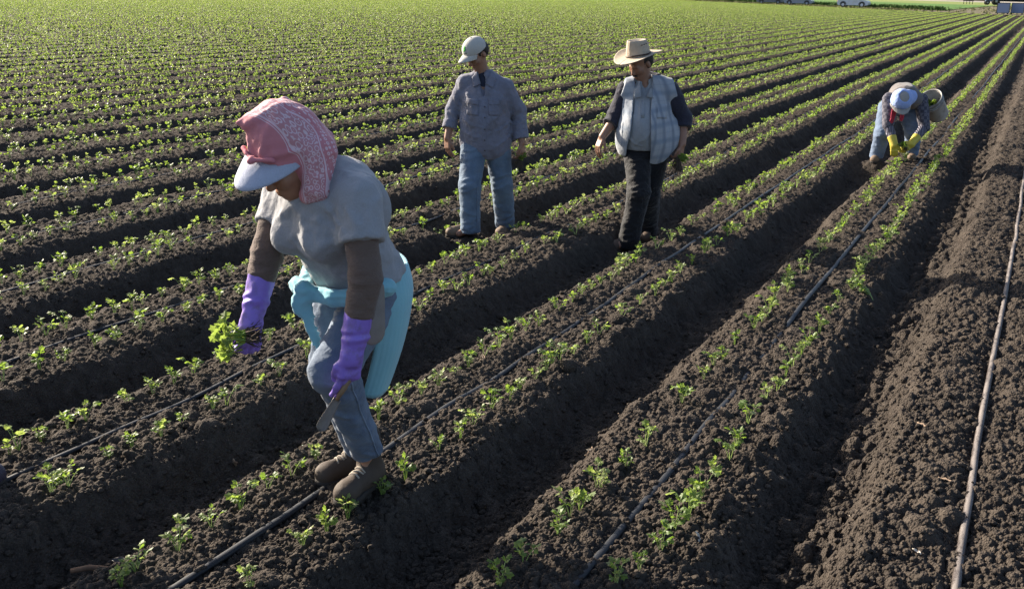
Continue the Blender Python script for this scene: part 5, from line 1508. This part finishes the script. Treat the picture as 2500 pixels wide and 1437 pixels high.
bender, BG = build_bender()
build_bucket(BG)
seedling_bunch(local_to_world(BG, (-.06, -.46, .26)), Matrix.Rotation(YAW, 3, 'Z') @ Vector((-.4, -.2, .9)), 8, 23, 'seedlings held in the yellow glove of the bent worker', .09, .7)

def build_neighbour():
    """a fifth worker, standing just outside the left edge; only the toe of a boot is in the picture"""
    G = (-3.70, 2.26, ground_z(-3.60, 2.25))
    hip, kn, an = v3(-.02, .02, .86), v3(-.02, .0, .46), v3(.02, -.01, .10)
    hip2, kn2, an2 = v3(-.16, .10, .86), v3(-.18, .10, .46), v3(-.20, .12, .10)
    body = union([ell((-.10, .06, 1.22), (.18, .12, .26)), (ell((-.10, .06, .92), (.16, .12, .16)), .05), (chain([hip, kn, an], [.09, .06, .04]), .03), (chain([hip2, kn2, an2], [.09, .06, .04]), .03), (cone((-.1, .06, 1.4), (-.12, .05, 1.52), .06, .055), .03), (head_parts((-.12, .04, 1.58), (-.6, -.6, -.3), (-.1, -.1, .95))[0], .02),
                  (chain([(-.28, .1, 1.38), (-.36, .12, 1.1), (-.34, .0, .86)], [.05, .043, .03]), .03), (chain([(.06, .02, 1.38), (.02, -.12, 1.1), (-.08, -.28, .95)], [.05, .043, .03]), .03), (hand_parts((-.34, 0, .86), (0, -.1, -.99), (-1, 0, 0), (0, -1, 0), .4), .01), (hand_parts((-.08, -.28, .95), (-.6, -.7, -.2), (0, .2, 1), (1, 0, 0), .5), .01)], .02)
    o = person(G, 'worker standing just past the left edge, only a dark boot toe showing', body, (-.48, -.50, .0), (.28, .34, 1.78), .012, SKIN_D)
    fn = union([ell((-.10, .06, 1.2), (.215, .145, .27)), (ell((-.10, .06, .95), (.20, .145, .2)), .05), (chain([(-.28, .1, 1.38), (-.36, .12, 1.1), (-.35, .05, .95)], [.07, .06, .055]), .03), (chain([(.06, .02, 1.38), (.02, -.12, 1.1), (-.05, -.24, .98)], [.07, .06, .055]), .03)], .03)
    sdf_obj('shirt', wrinkle(cut(fn, (0, 0, .82), (0, 0, -1)), .008, 9, 97), (-.48, -.36, .75), (.2, .3, 1.52), .012, cloth('dark_plum_cotton', (.06, .045, .07)), o)
    trousers((hip, hip2), (kn, kn2), (an - v3(0, 0, .03), an2 - v3(0, 0, .03)), (.115, .085, .075), denim('dark_denim', (.03, .035, .06), (.06, .07, .11)), o, ell((-.09, .06, .86), (.18, .14, .14)), .008, .012)
    boots([((-.03, .05, .0), (.195, -.055, .0), an + v3(0, 0, -.01)), ((-.25, .16, .0), (-.02, .10, .0), an2 + v3(0, 0, -.01))], o, plain('dark_violet_rubber', (.035, .030, .050), .6, .3, .2), 1.05, .007)
    hat = ell((-.12, .04, 1.62), (.12, .13, .11))
    sdf_obj('hat', cut(hat, (0, 0, 1.60), (0, 0, -1)), (-.3, -.12, 1.5), (.06, .22, 1.76), .01, cloth('dark_cap', (.05, .05, .06)), o)
build_neighbour()

# ------------------------------------------------------------------ the far edge of the field
def terrain_sheet(name, pts, mat, lift, nu=40, nv=10):
    """a strip of ground between two edges (lists of plan points), draped on the rising plain"""
    a, b = [np.array(q, float) for q in pts]
    def resample(q, n):
        d = np.concatenate([[0], np.cumsum(np.linalg.norm(np.diff(q, axis=0), axis=1))]); t_ = np.linspace(0, d[-1], n)
        return np.stack([np.interp(t_, d, q[:, 0]), np.interp(t_, d, q[:, 1])], -1)
    A, B_ = resample(a, nu), resample(b, nu)
    v = np.linspace(0, 1, nv)[None, :, None]
    P_ = A[:, None] * (1 - v) + B_[:, None] * v
    z = far_z(P_[..., 0], P_[..., 1]) + lift
    V = np.concatenate([P_, z[..., None]], -1).reshape(-1, 3)
    i = np.arange(nu - 1)[:, None] * nv; j = np.arange(nv - 1)[None]
    F = np.stack([i + j, i + nv + j, i + nv + j + 1, i + j + 1], -1).reshape(-1, 4)
    return tag(put(name, mesh_np(name, V, F, True, [mat])), kind='structure')

EX = v3(_fd.x, _fd.y, 0)                        # along the far edge, towards the right of the picture
EN = v3(0, 1, 0)                               # on beyond the field
E0 = v3(FIELD_END_A.x, FIELD_END_A.y, 0)
def far_z(x, y): return rise(x, y)
def along(s_, d_): q = E0 + EX * s_ + EN * d_; return (q[0], q[1])

def grass_material(name, c1, c2, scale=3):
    t = NT(name); p = t.coord()
    n = t.noise(p, scale, 5, .65)
    c = t.mix(t.ramp(n, [(.35, (0,) * 3), (.65, (1,) * 3)]), c1, c2)
    return t.done(t.bsdf(c, .9, t.bump(t.noise(p, scale * 6, 4, .7), .8, .1), .2))
ROAD = grass_material('dry_verge_soil', (.085, .075, .045), (.145, .125, .075), .8)
GRASS = grass_material('bright_green_crop', (.06, .13, .022), (.085, .165, .032), .5)
YELLOW = grass_material('yellow_green_crop', (.14, .18, .045), (.18, .21, .06), .5)
TRACK = grass_material('pale_farm_road', (.23, .21, .175), (.29, .265, .225), .4)
HILL = grass_material('dark_scrub', (.03, .045, .02), (.05, .07, .03), .12)

S0, S1 = -900, 120
terrain_sheet('dirt_verge', ([along(S0, -6.5), along(S1, -6.5)], [along(S0, 4.0), along(40, 4.0), along(52, 100), along(S1, 140)]), ROAD, .02, 160, 10)
terrain_sheet('green_field', ([along(S0, 4.0), along(46, 4.0)], [along(S0, 88), along(50, 86)]), GRASS, .10, 160, 12)
terrain_sheet('yellow_field', ([along(S0, 88), along(50, 86), along(53, 100), along(S1, 140)], [along(S0, 178), along(50, 170), along(S1, 200)]), YELLOW, .06, 160, 12)
terrain_sheet('farm_road', ([along(S0, 178), along(50, 170), along(S1, 200)], [along(S0, 240), along(50, 258), along(S1, 290)]), TRACK, .04, 160, 8)

def far_hill():
    """a dark scrubby slope behind the fields"""
    nu, nv = 120, 30
    g = np.zeros((nu, nv, 3))
    for i, s_ in enumerate(np.linspace(S0, 260, nu)):
        for j, q in enumerate(np.linspace(0, 1, nv)):
            x, y = along(s_, 245 + 600 * q)
            g[i, j] = (x, y, float(far_z(x, y)) + .1 + 70 * smooth01(np.array([q * 1.1]))[0] + 6 * math.sin(s_ * .013 + q * 5))
    F = [(i * nv + j, (i + 1) * nv + j, (i + 1) * nv + j + 1, i * nv + j + 1) for i in range(nu - 1) for j in range(nv - 1)]
    tag(put('hillside', mesh_np('hillside', g.reshape(-1, 3), np.array(F), True, [HILL])), kind='structure')
far_hill()

def tufts(name, label, n, region, size, mat, seed):
    rs = np.random.default_rng(seed); V, T = [], []
    for _ in range(n):
        s_, d_ = region(rs); x, y = along(s_, d_); z = float(far_z(x, y))
        for _k in range(6):
            a = rs.random() * 6.28; h = size * (.5 + .8 * rs.random()); w = size * .25
            b = v3(x + rs.normal() * size * .5, y + rs.normal() * size * .5, z)
            tp = b + v3(math.cos(a) * h * .5, math.sin(a) * h * .5, h); sd = v3(-math.sin(a), math.cos(a), 0) * w
            V += [b - sd, b + sd, tp]
    V = np.array(V); tag(put(name, mesh_np(name, V, np.arange(len(V)).reshape(-1, 3), False, [mat], None, {'tint': rs.random(len(V))})), label, 'plants', kind='stuff')
VERGE = grass_material('verge_weeds', (.10, .12, .04), (.17, .16, .07), 1)
DKG = grass_material('dark_verge_grass', (.035, .075, .016), (.05, .10, .02), 1)
tufts('verge_weeds', 'straggly dry weeds along the bare far edge of the field', 2600, lambda r: (lambda s_: (s_, -6.5 + (9 if s_ < 40 else 9 + 90 * min(1, (s_ - 40) / 12)) * r.random()))(-120 + 190 * r.random()), .22, VERGE, 1)
tufts('field_margin_grass', 'dark green grassy margin of the crop behind the parked cars', 2600, lambda r: (-160 + 206 * r.random(), 3.6 + 1.6 * r.random()), .55, DKG, 2)

# ------------------------------------------------------------------ parked cars, bins, tractor
def car_paint(name, col):
    t = NT(name); p = t.coord()
    c = t.mix(t.ramp(t.noise(p, 2.5, 4), [(.4, (0,) * 3), (.8, (.5,) * 3)]), col, (.25, .22, .18))
    nd = t.bsdf(c, .32, None, .5, 0, .35)
    return t.done(nd)
GLASS = plain('dark_car_glass', (.02, .025, .03), .12, .6, .1)
TYRE = plain('tyre_rubber', (.02, .02, .021), .85, .2, .2)
RIM = plain('alloy_rim', (.33, .34, .36), .4, .5, .1, 14, .1, .6)
LAMP_R = plain('red_lamp_plastic', (.45, .03, .02), .3, .5)
LAMP_W = plain('clear_lamp_plastic', (.6, .6, .58), .2, .5)

def car(label, pos, heading, paint, prof, roof, L, Wd, wheel_r, wheels):
    """prof: side outline of the body (x forward, z up); roof: outline of the cabin"""
    e = empty('parked_car', pos, heading)
    def slab(outline, w0, w1, zt):
        o_ = np.array(outline); n = len(o_)
        # half widths narrow towards the top
        hw = w0 + (w1 - w0) * np.clip((o_[:, 1] - o_[:, 1].min()) / max(1e-6, zt), 0, 1)
        A = np.stack([o_[:, 0], -hw, o_[:, 1]], -1); B_ = np.stack([o_[:, 0], hw, o_[:, 1]], -1)
        m = MB(); m.add(np.concatenate([A, B_]), [(i, (i + 1) % n, n + (i + 1) % n, n + i) for i in range(n)])
        m.F.setdefault(n, []).append(np.array([list(range(n))[::-1]])); m.F[n].append(np.array([list(range(n, 2 * n))]))
        return m
    body = slab(prof, Wd / 2, Wd / 2 - .06, .75).obj('body', paint, e, False)
    cab = slab(roof, Wd / 2 - .08, Wd / 2 - .24, .55).obj('cabin', paint, e, False)
    r_ = np.array(roof); z0, z1 = r_[:, 1].min(), r_[:, 1].max()
    xs = sorted(r_[:, 0]); 
    for sd in (-1, 1):
        lo, hi = z0 + .06, z1 - .09
        def edge(z, rear):
            bl = [q for q in roof if q[1] == z0]; tl = [q for q in roof if q[1] > z0 + .3]
            xb = min(q[0] for q in bl) if rear else max(q[0] for q in bl); xt = min(q[0] for q in tl) if rear else max(q[0] for q in tl)
            return xb + (xt - xb) * (z - z0) / (z1 - z0) + (.12 if rear else -.12)
        mid = (xs[0] + xs[-1]) / 2
        for a_, b_ in ((0, 1), (1, 2)):
            def X(z, k): return edge(z, True) if k == 0 else (edge(z, False) if k == 2 else mid + (.04 if a_ == 1 else -.04))
            yy = lambda z: sd * (Wd / 2 - .08 - .16 * (z - z0) / .55 + .012)
            q = [(X(lo, a_), yy(lo), lo), (X(lo, b_), yy(lo), lo), (X(hi, b_), yy(hi), hi), (X(hi, a_), yy(hi), hi)]
            m = MB(); qq = np.array(q); m.add(np.concatenate([qq, qq - v3(0, sd * .03, 0)]), [(0, 1, 2, 3), (7, 6, 5, 4), (0, 4, 5, 1), (1, 5, 6, 2), (2, 6, 7, 3), (3, 7, 4, 0)]); m.obj('side_window', GLASS, e, False)
    for wx in wheels:
        for sd in (-1, 1):
            m = MB(); m.lathe([(wheel_r * .6, -.10), (wheel_r * .93, -.10), (wheel_r, -.06), (wheel_r, .06), (wheel_r * .93, .10), (wheel_r * .6, .10)], 24, (wx, sd * (Wd / 2 - .10), wheel_r), rot_x(math.pi / 2)); w_ = m.obj('wheel', TYRE, e)
            m = MB(); m.lathe([(0, .085), (wheel_r * .2, .09), (wheel_r * .55, .07), (wheel_r * .62, .095), (wheel_r * .62, -.09), (0, -.09)], 20, (wx, sd * (Wd / 2 - .10), wheel_r), rot_x(math.pi / 2)); m.obj('rim', RIM, w_)
            m = MB(); m.tube([(wx + (wheel_r + .06) * math.cos(a), sd * (Wd / 2 + .002), wheel_r + (wheel_r + .06) * math.sin(a)) for a in np.linspace(.0, math.pi, 14)], .045, 6); m.obj('wheel_arch', TYRE, e)
    p_ = np.array(prof); xb, xf = p_[:, 0].min(), p_[:, 0].max()
    for sd in (-1, 1):
        m = MB(); m.box((xb + .03, sd * (Wd / 2 - .16), .86), (.10, .20, .24), None, .03); m.obj('tail_lamp', LAMP_R, e)
        m = MB(); m.box((xf - .10, sd * (Wd / 2 - .22), .70), (.16, .30, .14), None, .03); m.obj('headlamp', LAMP_W, e)
        m = MB(); m.box((r_[:, 0].max() - .30, sd * (Wd / 2 + .06), z0 + .10), (.12, .18, .12), None, .03); m.obj('mirror', paint, e)
    return tag(e, label, 'car')

SED = [(-2.2, .32), (-2.28, .55), (-2.2, .92), (-1.5, 1.0), (1.0, .98), (1.9, .82), (2.22, .62), (2.25, .36), (2.1, .25), (-2.1, .25)]
SEDR = [(-1.55, .98), (-.95, 1.40), (-.1, 1.46), (.45, 1.40), (1.15, .98)]
SUV = [(-2.1, .36), (-2.2, .6), (-2.16, 1.05), (-1.9, 1.10), (1.05, 1.08), (1.95, .98), (2.2, .75), (2.22, .42), (2.05, .30), (-2.05, .30)]
SUVR = [(-2.0, 1.09), (-1.75, 1.62), (-.4, 1.72), (.35, 1.66), (1.10, 1.09)]
def at_edge(x, y): return (x, y, float(far_z(x, y)) + .02)
HD = math.atan2(_fd.y, _fd.x)
car('grey car leftmost of the three, cut off by the top of the picture', at_edge(-42.6, 176.9), .05, car_paint('grey_car_paint', (.10, .115, .135)), SED, SEDR, 4.5, 1.76, .31, (-1.38, 1.40))
car('silver blue car in the middle of the three parked by the green crop', at_edge(-36.2, 169.4), -.02, car_paint('silver_blue_car_paint', (.17, .20, .25)), SED, SEDR, 4.5, 1.76, .32, (-1.38, 1.40))
car('white tall car nearest the bare verge, rightmost of the three', at_edge(-25.7, 157.0), -.05, car_paint('white_car_paint', (.42, .45, .50)), SUV, SUVR, 4.5, 1.86, .37, (-1.32, 1.34))

PANEL = plain('blue_grey_painted_sheet', (.22, .26, .38), .6, .3, .06, 1.5)
DARKM = plain('dark_steel_frame', (.03, .03, .035), .6)
def bin_cart(label, pos, heading, w, h):
    e = empty('box_trailer', pos, heading)
    m = MB(); m.box((0, .55, .38 + h / 2), (w - .06, 1.1, h - .06)); m.obj('box', DARKM, e, False)
    m = MB(); m.box((0, -.02, .38 + h / 2), (w - .12, .03, h - .12)); m.obj('front_panel', PANEL, e, False)
    for sx in (-1, 1):
        m = MB(); m.box((sx * (w / 2 - .03), -.02, .38 + h / 2), (.06, .08, h)); m.obj('upright', DARKM, e, False)
        m = MB(); m.lathe([(.10, -.06), (.24, -.06), (.25, 0), (.24, .06), (.10, .06)], 18, (sx * (w / 2 - .15), .55, .25), rot_y(math.pi / 2)); m.obj('wheel', TYRE, e)
    m = MB(); m.box((0, -.02, .38 + h - .03), (w, .078, .06)); m.obj('top_rail', DARKM, e, False)
    m = MB(); m.tube([(0, -.05, .35), (0, -.9, .30)], .03, 8); m.obj('drawbar', DARKM, e)
    return tag(e, label, 'trailer')

bin_cart('blue grey box trailer at the end of the rows, the one farther left', (-4.86, 129.4, float(far_z(-4.86, 129.4)) - .25), .06, 1.34, 1.15)
bin_cart('blue grey box trailer at the end of the rows, the one at the corner', (-3.42, 130.6, float(far_z(-3.42, 130.6)) - .25), .03, 1.34, 1.15)

def tractor(pos, heading):
    e = empty('tractor', pos, heading)
    BLU = plain('dull_blue_paint', (.09, .13, .20), .5)
    m = MB(); m.box((.75, 0, .95), (1.5, .62, .55), None, .08); m.obj('bonnet', BLU, e, False)
    m = MB(); m.box((-.55, 0, .75), (1.1, .9, .3), None, .05); m.obj('chassis', DARKM, e, False)
    m = MB(); m.box((-.55, 0, 1.25), (.5, .5, .12), None, .04); m.box((-.78, 0, 1.5), (.1, .5, .5), None, .04); m.obj('seat', TYRE, e, False)
    m = MB(); m.box((-.6, 0, 2.25), (1.3, 1.2, .08), None, .03); m.obj('canopy', BLU, e, False)
    for sx in (-1.15, -.1):
        for sy in (-.5, .5):
            m = MB(); m.tube([(sx, sy, .9), (sx, sy, 2.22)], .035, 6); m.obj('canopy_post', DARKM, e)
    for wx, r_, w_ in ((-.6, .75, .42), (1.1, .48, .28)):
        for sd in (-1, 1):
            m = MB(); m.lathe([(r_ * .45, -w_ / 2), (r_ * .92, -w_ / 2), (r_, -w_ / 4), (r_, w_ / 4), (r_ * .92, w_ / 2), (r_ * .45, w_ / 2)], 24, (wx, sd * .75, r_), rot_x(math.pi / 2)); q = m.obj('wheel', TYRE, e)
            m = MB(); m.lathe([(0, w_ * .3), (r_ * .48, w_ * .35), (r_ * .48, -w_ * .35), (0, -w_ * .3)], 18, (wx, sd * .75, r_), rot_x(math.pi / 2)); m.obj('hub', RIM, q)
    return tag(e, 'small dark tractor parked far off where the green crop ends', 'tractor')
def implement(pos, heading):
    e = empty('planting_implement', pos, heading)
    m = MB(); m.box((0, 0, .75), (2.2, .25, .14), None, .03); m.obj('tool_bar', DARKM, e, False)
    for k in range(4):
        x = -.9 + .6 * k
        m = MB(); m.box((x, 0, 1.05), (.34, .4, .45), None, .06); m.obj('hopper', DARKM, e, False)
        m = MB(); m.lathe([(.06, -.05), (.34, -.05), (.36, 0), (.34, .05), (.06, .05)], 16, (x, -.25, .36), rot_y(math.pi / 2)); m.obj('press_wheel', TYRE, e)
    return tag(e, 'low dark planting implement behind the distant tractor', 'implement')
tractor((-11.5, 246, float(far_z(-11.5, 246)) + .05), math.pi + .2)
implement((-16.6, 250, float(far_z(-16.6, 250)) + .05), .1)

# ------------------------------------------------------------------ dry scraps on the soil
HUSK = plain('dry_tan_husk', (.30, .215, .15), .85, .2, .3, 40)
PALE = plain('bleached_straw', (.52, .46, .38), .8, .2, .2, 40)
DARKSCRAP = plain('dark_shiny_peel', (.045, .035, .032), .35, .5, .2, 30)
def scrap(x, y, size, label, mat, seed, name='dry_scrap', cat='plant scrap', up=0.0, curl=1.0):
    rs = np.random.default_rng(seed); a = rs.random() * 6.28
    nu, nv = 12, 6; g = np.zeros((nu, nv, 3))
    L = size; W_ = size * (.22 + .18 * rs.random()); bend = (rs.random() - .5) * 2.2
    for i, u in enumerate(np.linspace(-1, 1, nu)):
        for j, v in enumerate(np.linspace(-1, 1, nv)):
            w = W_ * max(.12, (1 - abs(u) ** 1.7)) * (1 + .3 * math.sin(u * 7 + seed))
            g[i, j] = (L * u, w * v + bend * L * .4 * u * u, curl * W_ * (.55 * v * v + .22 * math.sin(u * 5 + seed) + .3 * u * u))
    m = rot_y(-up) @ np.eye(3); g = (g @ m.T) @ rot_z(a).T
    o = sheet(name, g, .0025, mat, None)
    o.location = (x, y, ground_z(x, y) + .014 + abs(math.sin(up)) * L * .8)
    return tag(o, label, cat)
SCR = [
 (-1.70, 6.14, .05, 'dry tan husk lying in the furrow crossed by the long shadows', 0, HUSK), (-1.71, 5.84, .045, 'crumpled tan leaf scrap at the foot of the first planted bed', .2, HUSK), (-2.01, 6.44, .065, 'long bleached scrap on the shoulder above the shaded furrow', 0, HUSK),
 (-.56, 4.44, .04, 'tan husk at the edge of the bare bed, low in the dark furrow', .3, HUSK), (-.25, 4.82, .045, 'flat tan scrap in the middle of the bare bed', 0, HUSK), (-.10, 4.23, .045, 'orange tan root scrap close beside the pale hose', 0, HUSK),
 (-.41, 3.93, .03, 'straw tuft on the near part of the bare bed', .3, PALE), (-.56, 6.0, .055, 'white curled scrap at the left edge of the bare bed', 0, PALE), (-.14, 3.59, .028, 'thin white straw at the bottom of the bare bed', .2, PALE),
 (-1.69, 4.57, .055, 'upright frayed husk at the edge of the sunlit bed', .9, HUSK), (-1.66, 4.09, .06, 'pink tan curled husk on the sunlit bed edge', .3, HUSK), (-1.62, 4.03, .045, 'pale forked husk lying next to the pink one', 0, PALE), (-1.69, 3.94, .03, 'short tan scrap below the forked husk', .2, HUSK), (-1.63, 3.57, .035, 'brown chip at the low end of the sunlit bed edge', 0, HUSK),
 (-2.29, 5.69, .035, 'pale chip between the rows of the second bed', 0, PALE), (-2.52, 4.57, .045, 'pink husk left of a seedling near the bed shoulder', .2, HUSK), (-3.85, 7.02, .05, 'knobbly tan root scrap just before the boot of the man in the cap', .5, HUSK), (-2.19, 4.04, .03, 'short straw beside the fallen stem', 0, PALE),
 (-3.05, 3.15, .055, 'frayed brown stump standing out of the furrow bank', .9, HUSK), (-3.99, 3.71, .05, 'tan upright stalk stub behind the seedlings on the left', 1.1, HUSK), (-4.09, 3.14, .035, 'grey chip standing on the shaded furrow wall', 1.0, PALE), (-.88, 3.29, .035, 'frayed white scrap right of the first bed near the bottom', .8, PALE),
 (-2.81, 2.77, .05, 'grey straw tuft at the lip of the shaded furrow', .4, PALE), (.13, 5.88, .03, 'white chip right of the pale hose', 0, PALE), (-3.38, 5.13, .03, 'bleached chip beside the turquoise jumper', 0, PALE), (-3.33, 5.05, .045, 'pinkish husk under the seedling near the turquoise jumper', .2, HUSK)]
for i, (x, y, s_, lab, up, m_) in enumerate(SCR):
    scrap(x, y, s_ * .62, lab, m_, 700 + i, up=up)
scrap(-2.84, 2.31, .062, 'dark curled peel in the shaded furrow low on the left', DARKSCRAP, 802, 'curled_peel', 'peel', .3, 1.8)
m = MB(); m.tube([(-.10, 0, 0), (-.04, .012, .006), (.03, .008, .004), (.085, .02, .010)], [.009, .011, .010, .007], 8)
st_ = m.obj('dry_stick', plain('brown_bark', (.12, .075, .05), .9, .15, .35, 40)); st_.location = (-2.74, 2.12, ground_z(-2.74, 2.12) + .02); st_.rotation_euler = (0, 0, .5); tag(st_, 'brown stick on the lip of the furrow, low on the left', 'stick')
m = MB(); m.lathe([(0, .035), (.03, .03), (.048, .0), (.04, -.03), (0, -.04)], 14); ck = m.obj('big_clod', SOIL); ck.location = (-2.36 + .3, 4.7, ground_z(-2.06, 4.7) + .03); tag(ck, 'round soil clod as big as a fist on the shoulder beside the furrow', 'clod')
